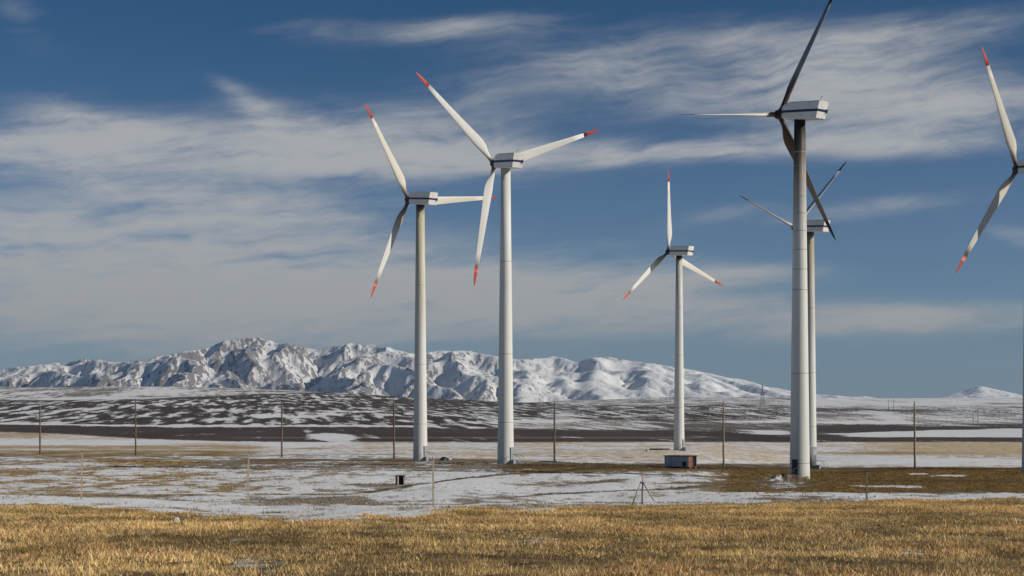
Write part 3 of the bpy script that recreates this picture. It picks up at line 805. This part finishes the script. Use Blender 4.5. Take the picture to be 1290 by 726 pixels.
def turbine(px, hub_row, d, base_row, yaw, th0, tilt, label, tower_m, blade_ms, tip_m, pitch=4.0, r0=1.25, r1=.72,
            seams=(), seam_mat=None, seam_h=.07, hub_mat=None, steps='right', foot_grey=0.0):
    base = at(px, base_row, d)
    base.z = gz(base.x, base.y) - .12
    axis_z = at(px, hub_row, d).z - .10
    root = thing('wind_turbine', label, 'wind turbine', base, 0, 'wind turbines on the plain')
    H = axis_z - base.z - 1.0
    build_tower(root, H, r0, r1, tower_m, [s for s in seams if .3 < s < H - .3], seam_mat or M_seam, seam_h)
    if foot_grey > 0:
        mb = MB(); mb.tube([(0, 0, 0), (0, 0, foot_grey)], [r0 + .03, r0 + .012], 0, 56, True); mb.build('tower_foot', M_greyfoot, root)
    # yaw bearing collar
    mb = MB(); mb.tube([(0, 0, H - .02), (0, 0, H + .14)], [r1 + .06, r1 + .10], 0, 40); mb.build('yaw_collar', M_dark, root)
    A = R(yaw); ti = R(tilt)
    n = Vector((-sin(A) * cos(ti), cos(A) * cos(ti), sin(ti))); rt = Vector((cos(A), sin(A), 0)); w = rt.cross(n)
    top = Vector((0, 0, axis_z - base.z))
    nm = Matrix(((rt.x, n.x, w.x, top.x), (rt.y, n.y, w.y, top.y), (rt.z, n.z, w.z, top.z), (0, 0, 0, 1)))
    build_nacelle([M_nac, M_navy], root, nm)
    # hub: ribbed drum with a rounded nose
    hc = top + n * 3.5 - Vector((0, 0, 3.5 * sin(ti) * .5))
    hm = Matrix(((rt.x, n.x, w.x, hc.x), (rt.y, n.y, w.y, hc.y), (rt.z, n.z, w.z, hc.z), (0, 0, 0, 1)))
    mb = MB(); prof = [(-1.0, .42), (-.72, .44), (-.70, .62), (-.45, .66), (-.2, .62), (.25, .60), (.5, .5), (.68, .32), (.76, .1)]
    mb.tube([(0, a, 0) for a, _ in prof], [r for _, r in prof], 0, 24)
    mb.build('hub', hub_mat or M_hub, root, hm)
    co_ = R(-4)
    for j in range(3):
        t = R(th0 + 120 * j)
        rad = (rt * cos(t) + w * sin(t)) * cos(co_) + n * sin(co_)
        cw = (rt * sin(t) - w * cos(t))
        p = R(pitch)
        nn = cw.cross(rad).normalized()
        if nn.dot(n) < 0: nn = -nn
        X = (cw * cos(p) + nn * sin(p)).normalized(); Yv = rad.cross(X).normalized()
        bm = Matrix(((X.x, Yv.x, rad.x, hc.x), (X.y, Yv.y, rad.y, hc.y), (X.z, Yv.z, rad.z, hc.z), (0, 0, 0, 1)))
        mbl = loft(BR, BC, True)
        mbl.tube([(0, 0, .35), (0, 0, .80)], .36, 0, 22)
        bo = mbl.build('blade', blade_ms[j], root, bm)
        mt = loft(TR, TC, True)
        mt.build('blade_tip', tip_m, bo)
    # foot: flange, door and stairs
    mb = MB(); mb.tube([(0, 0, 0), (0, 0, .16)], [r0 + .55, r0 + .45], 0, 40); mb.build('foundation_ring', M_concrete, root)
    da = R(-38) if steps == 'right' else R(-128)
    dv = Vector((cos(da), sin(da), 0)); dt = Vector((-dv.y, dv.x, 0))
    dr = MB()
    dr.box(dv * (r0 + .02) + Vector((0, 0, 1.75)), (.10, .80, 1.9), 0, da, .03)
    do = dr.build('tower_door', M_doorp if steps == 'right' else M_dark, root)
    hd = MB(); hd.box(dv * (r0 + .10) + dt * .28 + Vector((0, 0, 1.7)), (.06, .05, .2), 0, da); hd.build('handle', M_dark, do)
    st = MB()
    st.box(dv * (r0 + .62) + Vector((0, 0, .74)), (1.2, 1.1, .07), 0, da)
    for k in range(3):
        st.box(dv * (r0 + 1.35 + .28 * k) + Vector((0, 0, .55 - .2 * k)), (.28, 1.0, .05), 0, da)
    for s in (-.5, .5):
        st.tube([dv * (r0 + 1.2) + dt * s + Vector((0, 0, .05)), dv * (r0 + 1.2) + dt * s + Vector((0, 0, 1.6))], .03, 0, 6)
        st.tube([dv * (r0 + .1) + dt * s + Vector((0, 0, 1.6)), dv * (r0 + 1.2) + dt * s + Vector((0, 0, 1.6)), dv * (r0 + 2.0) + dt * s + Vector((0, 0, .9)), dv * (r0 + 2.0) + dt * s + Vector((0, 0, .05))], .03, 0, 6)
    st.build('entrance_steps', M_galv if steps == 'right' else M_dark, root)
    cb = MB(); cb.box(dv.cross(Vector((0, 0, 1))) * 0 + dv * (r0 + 1.0) - dt * 1.1 + Vector((0, 0, .45)), (.7, .6, .8), 0, da, .03, .97)
    cb.build('cable_cabinet', M_galv if steps == 'right' else M_dark, root)
    return root

def build_turbines():
    white = (.70, .69, .65); cream = (.70, .66, .57)
    b_clean = blade_mat('blade_white', white, (.05, .035, .02), 1.8, .9)
    b_dark_inner = blade_mat('blade_dark_inner', white, (.07, .05, .03), 7.0, .8)  # inner part of the blade darker, fading outward
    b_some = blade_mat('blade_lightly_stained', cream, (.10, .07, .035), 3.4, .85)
    b_burnt = blade_mat('blade_sooty', (.50, .48, .46), (.035, .016, .006), 6.5, .96, .75, (.16, .155, .15))
    b_burnt2 = blade_mat('blade_sooty_root', cream, (.05, .024, .008), 3.2, .97, .05)
    b_burnt3 = blade_mat('blade_brown_sooty', (.45, .42, .37), (.05, .028, .012), 11.0, .9, .7, (.12, .105, .09))
    b_grey = blade_mat('blade_grey', (.56, .56, .56), (.12, .10, .08), 2.0, .6, .12, (.25, .25, .25))
    H = 44.5
    t_clean = tower_mat('tower_paint_clean', H, (.5, .48, .4), 8, .25)
    t_yel = tower_mat('tower_paint_yellowed', H, (.44, .37, .19), 30, .75, topdark=2.2)
    t_oil = tower_mat('tower_paint_oil_stained', H, (.17, .11, .05), 17, .90, (.66, .66, .63), .30, topdark=7.0)
    t_mild = tower_mat('tower_paint_grey', H, (.42, .38, .28), 14, .5, (.62, .62, .60), .3, topdark=1.2)
    t_yel2 = tower_mat('tower_paint_brown_yellow', H, (.33, .25, .12), 24, .8, topdark=2.0)
    turbine(529.5, 250, 262, 580, 40, 7, 7, 'white wind turbine with a yellowed tower top, leftmost on the plain', t_yel, [b_some, b_some, b_dark_inner], M_red, seams=(6.5, 16.8, 30.6))
    turbine(637, 203, 227, 583, 30, 21, 7, 'tall clean white wind turbine with red tips, second from the left', t_clean, [b_clean, b_clean, b_clean], M_red, seams=(6.4, 16.7, 30.6))
    turbine(855.5, 316, 347, 566, 39, 99, 5, 'small distant white wind turbine with red tips standing beyond the shed', t_mild, [b_clean, b_dark_inner, b_some], M_red, seams=(10, 22, 33))
    sm = [44.5 - 1.45 * k - .06 * k * k for k in range(2, 11)] + [2.2, 13.5]
    turbine(1007.5, 140, 190, 605.5, 37, 67, 7, 'nearest wind turbine, with sooty dark blades and an oil stained tower', t_oil, [b_burnt, b_burnt2, b_burnt3], M_blacktip, pitch=88, r0=1.27, r1=.70, seams=sorted(sm), seam_mat=M_seamd, seam_h=.09, steps='left', hub_mat=M_rusthub)
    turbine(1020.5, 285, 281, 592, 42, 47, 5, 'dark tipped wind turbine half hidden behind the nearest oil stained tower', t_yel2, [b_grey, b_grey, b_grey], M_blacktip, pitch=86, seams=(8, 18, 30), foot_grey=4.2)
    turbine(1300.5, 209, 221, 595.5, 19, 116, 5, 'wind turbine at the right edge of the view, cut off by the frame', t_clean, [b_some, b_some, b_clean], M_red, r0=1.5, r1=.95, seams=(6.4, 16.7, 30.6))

# ------------------------------------------------------------------ poles, posts, pylons, small things
M_wood = simple_mat('weathered_pole_wood', (.17, .125, .075), .85, .4, 4, grime=((.06, .045, .03), .6))
M_wood_l = simple_mat('pale_pole_wood', (.30, .23, .15), .85, .35, 4, grime=((.10, .08, .05), .5))
M_post = simple_mat('post_concrete', (.40, .33, .23), .85, .25, 6, grime=((.14, .11, .08), .5))
M_post_d = simple_mat('dark_post_wood', (.16, .12, .085), .85, .3, 6)
M_pylon = simple_mat('pylon_steel', (.16, .165, .17), .6, .2)
M_glass = simple_mat('insulator_glass', (.12, .14, .13), .25, .1)

def wooden_pole(px, top_row, base_row, d, label, mat, lean=0.0):
    g = on_ground(px, d); top = at(px, top_row, d)
    root = thing('wooden_pole', label, 'pole', g, 0, 'tall wooden poles across the plain')
    Hh = top.z - g.z
    mb = MB(); pts = [(0, 0, -.3)] + [(lean * (k / 8) + .02 * sin(k * 1.9), .015 * cos(k * 2.3), Hh * k / 8) for k in range(1, 9)]
    mb.tube(pts, [.175 - .006 * k for k in range(9)], 0, 12)
    p = mb.build('pole_shaft', mat, root)
    ins = MB(); ins.tube([(lean, 0, Hh - .02), (lean, 0, Hh + .16)], [.03, .025], 0, 8); ins.tube([(lean, 0, Hh + .14), (lean, 0, Hh + .20), (lean, 0, Hh + .27), (lean, 0, Hh + .32)], [.05, .085, .075, .03], 0, 10)
    ins.build('insulator', M_glass, root)
    br = MB(); zb = Hh * .64
    br.tube([(lean * .6, -.13, zb), (lean * .6 + .05, -.34, zb + .02), (lean * .6 + .12, -.34, zb + .16)], .022, 0, 6)
    br.build('bracket', M_dark, root)

def fence_post(px, top_row, d, label, mat, lean=0.0, braced=False, w=.10):
    g = on_ground(px, d); top = at(px, top_row, d); Hh = top.z - g.z
    root = thing('fence_post', label, 'fence post', g, R(12), 'slim fence posts along the foot of the rise')
    mb = MB(); k = 7
    for i in range(k):
        a0, a1 = i / k, (i + 1) / k
    vs = []; fs = []
    for i in range(k + 1):
        z = -.35 + (Hh + .35) * i / k; ww = (w / 2) * (1 - .18 * i / k); ox = lean * (i / k) + .012 * sin(i * 2.1 + px)
        vs += [(ox - ww, -ww * .9, z), (ox + ww, -ww * .9, z), (ox + ww, ww * .9, z), (ox - ww, ww * .9, z)]
    for i in range(k):
        for q in range(4):
            r_ = (q + 1) % 4; fs.append([i * 4 + q, i * 4 + r_, (i + 1) * 4 + r_, (i + 1) * 4 + q])
    fs.append([k * 4 + q for q in range(4)])
    mb.add(vs, fs); mb.build('shaft', mat, root)
    tip = MB(); tip.tube([(lean, 0, Hh - .02), (lean - .03, -.02, Hh + .12)], .014, 0, 6)
    tip.build('wire_hook', M_dark, root)
    if braced:
        for s, ln in ((-1, 1.02), (1, .93)):
            b = MB(); zt = Hh * .66
            b.tube([(s * .06, -.03, zt), (s * .62 * ln, -.35, .0 if s < 0 else .18)], [.038, .042], 0, 8)
            b.build('brace', mat, root)
        c_ = MB(); c_.tube([(-.10, -.06, Hh * .67), (.10, -.06, Hh * .64)], .04, 0, 8); c_.build('lashing', M_dark, root)

def h_pylon(px, top_row, base_row, d, gap_px, label):
    top = at(px, top_row, d); g = on_ground(px, d)
    Hh = max(top.z - g.z, 6.0); gap = gap_px / F * d
    root = thing('power_line_frame', label, 'power pylon', g, 0, 'two legged power line frames on the snowy slopes')
    for s in (-1, 1):
        mb = MB(); mb.tube([(s * gap / 2, 0, -1), (s * gap / 2, 0, Hh)], [.36, .26], 0, 8); mb.build('leg', M_pylon, root)
    mb = MB(); mb.box((0, 0, Hh * .86), (gap * 1.9, .35, .35)); mb.build('crossarm', M_pylon, root)
    for s in (-.9, 0, .9):
        mb = MB(); mb.tube([(s * gap, 0, Hh * .86 - .15), (s * gap, 0, Hh * .86 - 1.6)], .12, 0, 6); mb.build('insulator', M_glass, root)

def lattice_pylon(px, top_row, d, label):
    top = at(px, top_row, d); g = on_ground(px, d); Hh = top.z - g.z
    root = thing('lattice_pylon', label, 'power pylon', g, R(15))
    mb = MB(); lev = 9
    def w(k): return Hh * (.10 * (1 - k) ** 1.3 + .012)
    for i in range(lev):
        a, b = i / lev, (i + 1) / lev
        ca = [(sx * w(a), sy * w(a), Hh * a) for sx, sy in ((-1, -1), (1, -1), (1, 1), (-1, 1))]
        cb = [(sx * w(b), sy * w(b), Hh * b) for sx, sy in ((-1, -1), (1, -1), (1, 1), (-1, 1))]
        for q in range(4):
            r_ = (q + 1) % 4
            mb.tube([ca[q], cb[q]], .16, 0, 4, False); mb.tube([ca[q], cb[r_]], .09, 0, 4, False); mb.tube([ca[r_], cb[q]], .09, 0, 4, False); mb.tube([cb[q], cb[r_]], .09, 0, 4, False)
    mb.build('lattice_mast', M_pylon, root)
    for z, ln in ((.62, .20), (.76, .15), (.90, .11)):
        a = MB(); L = Hh * ln
        a.tube([(-L, 0, Hh * z), (0, .3, Hh * z + .9), (L, 0, Hh * z)], .13, 0, 4); a.tube([(-L, 0, Hh * z), (L, 0, Hh * z)], .13, 0, 4)
        a.build('crossarm', M_pylon, root)

def build_small():
    for px, tr, br, d, lab, mt in (
        (50.5, 511, 571, 297, 'slim wooden pole far left, first from the left edge', M_wood),
        (171, 504, 571, 290, 'slim grey brown pole below the rocky left summits, second from the left edge', M_wood),
        (355, 507, 576, 281, 'slim wooden pole below the highest summit, beside the white snow tongue', M_wood),
        (496.5, 508, 579, 272, 'slim wooden pole just left of the yellowed turbine tower', M_wood),
        (698.5, 508, 582, 250, 'slim wooden pole just right of the tall clean turbine tower', M_wood),
        (911.5, 508, 585, 243, 'slim wooden pole between the shed and the nearest oil stained tower', M_wood_l),
        (1152.5, 508, 590, 238, 'thick brown wooden pole standing alone on the right of the plain', M_wood_l)):
        wooden_pole(px, tr, br, d, lab, mt, random.uniform(-.08, .08))
    fence_post(102.5, 570, 82, 'pale slim fence post leaning slightly, leftmost at the foot of the rise', M_post, .05)
    fence_post(311.5, 571, 78, 'pale slim fence post beside the snow bank, second from the left', M_post, .08)
    fence_post(546, 580, 80, 'pale slim fence post standing in front of the dark wheel track', M_post, -.02)
    fence_post(808.5, 594, 80, 'weathered fence post propped by two slanting braces like a tripod', M_post, .06, True, .075)
    fence_post(1092, 595, 84, 'short dark fence post on the right, below the brown bench', M_post_d, -.01, False, .09)
    lattice_pylon(960.5, 485, 2500, 'grey steel lattice pylon in front of the right end of the mountains')
    h_pylon(1122.5, 503, 523, 2100, 6.5, 'faint two legged power frame on the snowy slope below the blue sky gap')
    h_pylon(1229, 516, 535, 1500, 6, 'dark two legged power frame on the grey slope below the lone peak')
    h_pylon(846.5, 497, 512, 2700, 4, 'faint two legged power frame just left of the small distant turbine')
    h_pylon(682, 500, 509, 2600, 4, 'faint two legged power frame near the foot of the blue mountain gullies')

    # shed
    d = 227.0; g = on_ground(868, d); k = d / F
    root = thing('metal_shed', 'low pale blue metal shed with a rust red end and dark doorway', 'shed', g, R(-32))
    wall = simple_mat('pale_blue_sheet_metal', (.46, .51, .59), .5, .3, 1.5, grime=((.15, .10, .07), .40))
    rust = simple_mat('rust_red_sheet', (.27, .085, .035), .75, .35, 2.0, grime=((.10, .035, .02), .5))
    roofm = simple_mat('dark_roof_sheet', (.045, .035, .035), .7, .3)
    L, Wd, Hs, zf = 4.1, 2.7, 1.55, .32
    # local: long wall along -X from the corner at origin, end wall along +Y
    mb = MB()
    mb.box((-L / 2, .04, zf + Hs / 2), (L, .08, Hs))
    for i in range(13):
        mb.box((-L + .16 + i * .32, -.012, zf + Hs / 2), (.06, .03, Hs - .04))
    mb.box((-L + .04, Wd / 2 + .04, zf + Hs / 2), (.08, Wd - .1, Hs)); mb.box((-L / 2, Wd - .04, zf + Hs / 2), (L, .08, Hs))
    mb.build('blue_wall', wall, root)
    mb = MB(); mb.box((-.04, .68, zf + Hs / 2 - .03), (.08, 1.18, Hs - .06)); 
    for yy in (.3, .68, 1.06): mb.box((.012, yy, zf + Hs / 2 - .03), (.03, .07, Hs - .1))
    mb.build('end_panel', rust, root)
    for yy in (1.30, Wd - .10):
        mb = MB(); mb.box((-.03, yy, zf + Hs / 2), (.10, .075, Hs)); mb.build('door_jamb', roofm, root)
    mb = MB(); mb.box((-.30, 1.95, zf + Hs / 2), (.06, 1.2, Hs - .04)); mb.build('dark_doorway', simple_mat('dark_interior', (.012, .011, .011), .9, .2), root)
    mb = MB(); mb.box((-.78, -.03, zf + .42), (.62, .05, .72), 0, 0, .01); mb.build('dark_hatch', roofm, root)
    mb = MB(); mb.box((-L / 2, Wd / 2, zf + Hs + .06), (L + .3, Wd + .25, .11), 0, 0, .02); mb.build('roof', roofm, root)
    mb = MB(); mb.box((-L / 2, Wd / 2, zf - .06), (L - .1, Wd - .1, .12)); mb.build('floor_frame', roofm, root)
    for px_, py_ in ((-2.9, .3), (-.15, .3), (-2.9, 2.3), (-.15, 2.3)):
        f_ = MB(); f_.box((px_, py_, .10), (.34, .34, .44)); f_.build('foot', M_dark if px_ < -1 else rust, root)

    # small concrete frame (valve chamber) in the snow
    g = on_ground(505, 150)
    root = thing('concrete_hatch_frame', 'small square concrete frame with a dark opening standing in the snow', 'concrete frame', g, R(8))
    s = .84
    for x in (-s / 2 + .1, s / 2 - .1):
        mb = MB(); mb.box((x, 0, .40), (.17, .6, .95), 0, 0, .02); mb.build('side_post', M_concrete, root)
    mb = MB(); mb.box((0, .02, .90), (s + .06, .66, .10), 0, 0, .02); mb.build('lintel', M_dark, root)
    mb = MB(); mb.box((0, .1, .42), (s - .38, .4, .84)); mb.build('dark_opening', simple_mat('dark_hole', (.015, .014, .013), .9, .2), root)
    mb = MB(); mb.box((-s / 2 - .06, .02, .42), (.10, .55, .9), 0, 0, .01); mb.build('side_board', M_post_d, root)

    # dark heap with a pale block, right of the leftmost turbine
    g = on_ground(559, 262)
    tarp = simple_mat('black_tarpaulin', (.016, .016, .018), .55, .4, 4)
    mb = MB(); nu, nv = 22, 9; vs = []; fs = []
    for i in range(nv):
        ph = (i / (nv - 1)) * pi / 2
        for k_ in range(nu):
            a = 2 * pi * k_ / nu; q = 1 + .13 * sin(3 * a + 1) + .08 * sin(5 * a + 2 * ph)
            vs.append((.78 * q * cos(a) * max(cos(ph), 0) ** .7, .5 * q * sin(a) * max(cos(ph), 0) ** .7, -.08 + .66 * sin(ph) * (1 + .1 * sin(2 * a))))
    for i in range(nv - 1):
        for k_ in range(nu):
            j = (k_ + 1) % nu; fs.append([i * nu + k_, i * nu + j, (i + 1) * nu + j, (i + 1) * nu + k_])
    mb.add(vs, fs, 0, True)
    o = mb.build('covered_heap', tarp); o.location = g
    tag(o, 'low rounded black heap on the brown strip right of the yellowed turbine tower', 'heap')
    g2 = on_ground(566.5, 262)
    root = thing('pale_block', 'small pale stone block with a bent rod beside the black heap', 'stone block', g2, R(20))
    mb = MB(); mb.box((0, 0, .18), (.62, .5, .42), 0, 0, .06, .8); mb.build('block', simple_mat('pale_stone', (.55, .52, .48), .8, .3, 5), root)
    mb = MB(); mb.tube([(.1, 0, .3), (.25, 0, .62), (.42, 0, .72), (.5, 0, .5)], .03, 0, 6); mb.build('rod', M_post_d, root)

    # long dark pipe lying on the plain, with a small marker stone
    gA = on_ground(831, 338)
    root = thing('lying_pipe', 'long dark pipe lying on the pale plain left of the shed', 'pipe', gA, R(4))
    mb = MB(); mb.tube([(-2.3, 0, .30), (2.3, 0, .34)], .17, 0, 14); mb.build('pipe', simple_mat('rusty_pipe', (.10, .065, .045), .7, .4, 3), root)
    for x in (-1.9, 1.9):
        mb = MB(); mb.box((x, 0, .06), (.3, .6, .26)); mb.build('cradle', M_concrete, root)
    gB = on_ground(815.5, 333)
    mb = MB(); mb.box((0, 0, .22), (.75, .6, .6), 0, .3, .14, .7)
    o = mb.build('marker_stone', M_concrete); o.location = gB
    tag(o, 'squat grey stone at the left end of the lying pipe', 'stone')
    gC = on_ground(690, 240)
    mb = MB(); mb.box((0, 0, .07), (2.9, .3, .10), 0, R(3), .01); mb.box((.2, .16, .16), (2.3, .2, .08), 0, R(-2), .01)
    o = mb.build('pale_planks', simple_mat('pale_plank_wood', (.55, .50, .43), .8, .25, 4)); o.location = gC
    tag(o, 'pale planks lying on the brown strip at the foot of a slim pole', 'planks')
    gD = on_ground(221.5, 34.5)
    mb = MB(); mb.box((0, 0, .06), (.22, .16, .20), 0, .5, .06, .7)
    o = mb.build('stone', simple_mat('pale_field_stone', (.5, .46, .42), .85, .3, 9)); o.location = gD
    tag(o, 'lone pale stone lying in the dry grass on the left', 'stone')

# ------------------------------------------------------------------ sky and sun
def build_world():
    w = bpy.data.worlds.new('World'); scn.world = w; w.use_nodes = True
    nt = NT(w.node_tree); bg = nt.n['Background']
    sky = nt.new('ShaderNodeTexSky', sky_type='NISHITA', sun_disc=False)
    sky.sun_elevation = R(SUN_EL); sky.sun_rotation = R(SUN_AZ)
    sky.altitude = 1800; sky.air_density = 1.0; sky.dust_density = .05; sky.ozone_density = 1.6
    D = nt.new('ShaderNodeTexCoord').outputs['Generated']
    s = nt.sep(D)
    az = nt.math('ARCTAN2', s[0], s[1])
    el = nt.math('ARCSINE', s[2])
    # photo-sized units: 1 = 100 px of the photograph, so that the cloud bank sizes below are easy to read
    U = nt.math('MULTIPLY', nt.math('TANGENT', nt.math('MULTIPLY', az, .999)), F / 100)
    V = nt.math('MULTIPLY', el, F / 100)
    def gauss(x0, y0, rx, ry, slope=0.0, amp=1.0):
        u0 = (x0 - 645) / 100; v0 = (HZ - y0) / 100 * .985
        du = nt.math('SUBTRACT', U, u0)
        dv = nt.math('SUBTRACT', nt.math('SUBTRACT', V, v0), nt.math('MULTIPLY', du, slope))
        a = nt.math('MULTIPLY', du, 100 / rx); b = nt.math('MULTIPLY', dv, 100 / ry)
        q = nt.math('ADD', nt.math('MULTIPLY', a, a), nt.math('MULTIPLY', b, b))
        return nt.math('MULTIPLY', nt.math('EXPONENT', nt.math('MULTIPLY', q, -1.0)), amp)
    # clouds as bearings and heights: x, y, half width, half height, slope up to the right, strength
    banks = [
        (60, 195, 210, 36, .02, .60), (330, 192, 300, 40, .02, .66), (90, 160, 60, 16, -.12, .35), (300, 125, 45, 14, -.5, .30), (345, 155, 60, 28, -.35, .35),
        (520, 190, 170, 45, .0, .35), (330, 262, 190, 28, -.10, .48), (90, 300, 280, 55, .0, .50),
        (150, 378, 420, 78, .0, .90), (560, 370, 260, 52, .0, .72), (820, 375, 190, 45, .0, .60),
        (560, 40, 130, 14, .10, .50), (400, 40, 70, 12, .08, .34), (20, 45, 55, 40, -.6, .26), (600, 110, 190, 50, .1, .26),
        (760, 90, 110, 34, -.2, .34), (930, 60, 150, 30, -.05, .42), (1150, 60, 160, 24, .06, .52), (980, 110, 170, 34, .05, .66),
        (1160, 148, 210, 40, .0, .78), (830, 192, 260, 15, .03, .85), (1180, 195, 180, 14, .0, .50),
        (900, 270, 90, 13, .12, .34), (1110, 268, 120, 14, .08, .48), (1290, 308, 55, 14, -.2, .50),
        (1160, 402, 190, 20, .0, .80), (960, 345, 120, 12, .05, .26), (1030, 425, 160, 16, 0, .26),
    ]
    acc = None
    for b in banks:
        g = gauss(*b); acc = g if acc is None else nt.math('ADD', acc, g)
    # wispy structure: warped, drawn out along the wind
    wv = nt.comb(U, nt.math('MULTIPLY', V, 1.0), 0.0)
    warp = nt.new('ShaderNodeTexNoise'); nt.l.new(wv, warp.inputs['Vector']); warp.inputs['Scale'].default_value = .9; warp.inputs['Detail'].default_value = 3
    wvec = nt.new('ShaderNodeVectorMath', operation='MULTIPLY_ADD'); nt.l.new(warp.outputs['Color'], wvec.inputs[0]); wvec.inputs[1].default_value = (.9, .35, 0); nt.l.new(wv, wvec.inputs[2])
    tilt = nt.new('ShaderNodeMapping'); tilt.inputs['Rotation'].default_value = (0, 0, R(-6)); nt.l.new(wvec.outputs[0], tilt.inputs['Vector'])
    n_big = nt.noise(nt.scalev(tilt.outputs[0], (.42, 1.9, 1)), 1.0, 5, .55)
    n_fine = nt.noise(nt.scalev(tilt.outputs[0], (.5, 5.2, 1)), 1.0, 10, .66)
    n_fil = nt.noise(nt.scalev(wvec.outputs[0], (1.5, 4.2, 1)), 1.0, 11, .70, .3)
    tex = nt.math('ADD', nt.math('MULTIPLY', nt.math('SUBTRACT', n_big, .5), 1.05), nt.math('ADD', nt.math('MULTIPLY', nt.math('SUBTRACT', n_fine, .5), 1.0), nt.math('MULTIPLY', nt.math('SUBTRACT', n_fil, .5), .58)))
    dens = nt.math('ADD', nt.math('MULTIPLY', acc, nt.math('MULTIPLY_ADD', tex, 1.4, 1.0)), nt.math('MULTIPLY', tex, .20))
    dens = nt.smooth(dens, .05, 1.02, 0, .93)
    # general thin veil and low haze layer
    low = nt.smooth(V, 1.9, .3, 0, .55)
    ccol = nt.mix(nt.smooth(V, .8, 3.0), rgb(6.8, 6.65, 6.3), rgb(7.7, 7.8, 7.95))
    tint = nt.mix(1.0, sky.outputs[0], nt.mix(nt.smooth(V, 2.2, 5.2), rgb(.60, .76, .94), rgb(.26, .57, .81)), 'MULTIPLY')
    hz = nt.mix(low, tint, rgb(2.7, 3.35, 4.15))
    fin = nt.mix(dens, hz, ccol)
    nt.l.new(fin, bg.inputs['Color']); bg.inputs['Strength'].default_value = .055
    sd = bpy.data.lights.new('sun', 'SUN'); sd.energy = 4.2; sd.angle = R(.53); sd.color = (1.0, .93, .82)
    so = bpy.data.objects.new('sun', sd); col.objects.link(so)
    a, e = R(SUN_AZ), R(SUN_EL)
    dirv = Vector((sin(a) * cos(e), cos(a) * cos(e), sin(e)))
    so.rotation_euler = dirv.to_track_quat('Z', 'Y').to_euler(); so.location = dirv * 300

def build_haze():
    mb = MB(); mb.box((0, 11500, 420), (60000, 23500, 1000))
    m = bpy.data.materials.new('thin_air_haze'); m.use_nodes = True
    nt = NT(m.node_tree); nt.n.remove(nt.n['Principled BSDF'])
    v = nt.new('ShaderNodeVolumePrincipled'); v.inputs['Color'].default_value = rgb(.50, .72, 1.0)
    v.inputs['Density'].default_value = 2.2e-5; v.inputs['Anisotropy'].default_value = .1
    nt.l.new(v.outputs[0], nt.n['Material Output'].inputs['Volume'])
    o = mb.build('haze', m); tag(o, 'thin blue winter haze between the turbines and the far mountains', None, None, 'stuff')

def build_camera():
    cd = bpy.data.cameras.new('camera'); cd.sensor_width = 36; cd.lens = F / 1290 * 36
    cd.shift_y = (HZ - 363.0) / 1290; cd.clip_start = .1; cd.clip_end = 60000
    co = bpy.data.objects.new('camera', cd); col.objects.link(co)
    co.location = (0, 0, EYE); co.rotation_euler = (R(90), 0, 0)
    scn.camera = co

build_camera(); build_world(); build_ground(); build_grass(); build_mountains(); build_turbines(); build_small(); build_haze()
vs = scn.view_settings
vs.view_transform = 'Standard'; vs.look = 'None'; vs.exposure = 0.0; vs.gamma = 1.0; vs.use_curve_mapping = False
scn.render.engine = 'CYCLES'
scn.cycles.max_bounces = 6; scn.cycles.use_denoising = True
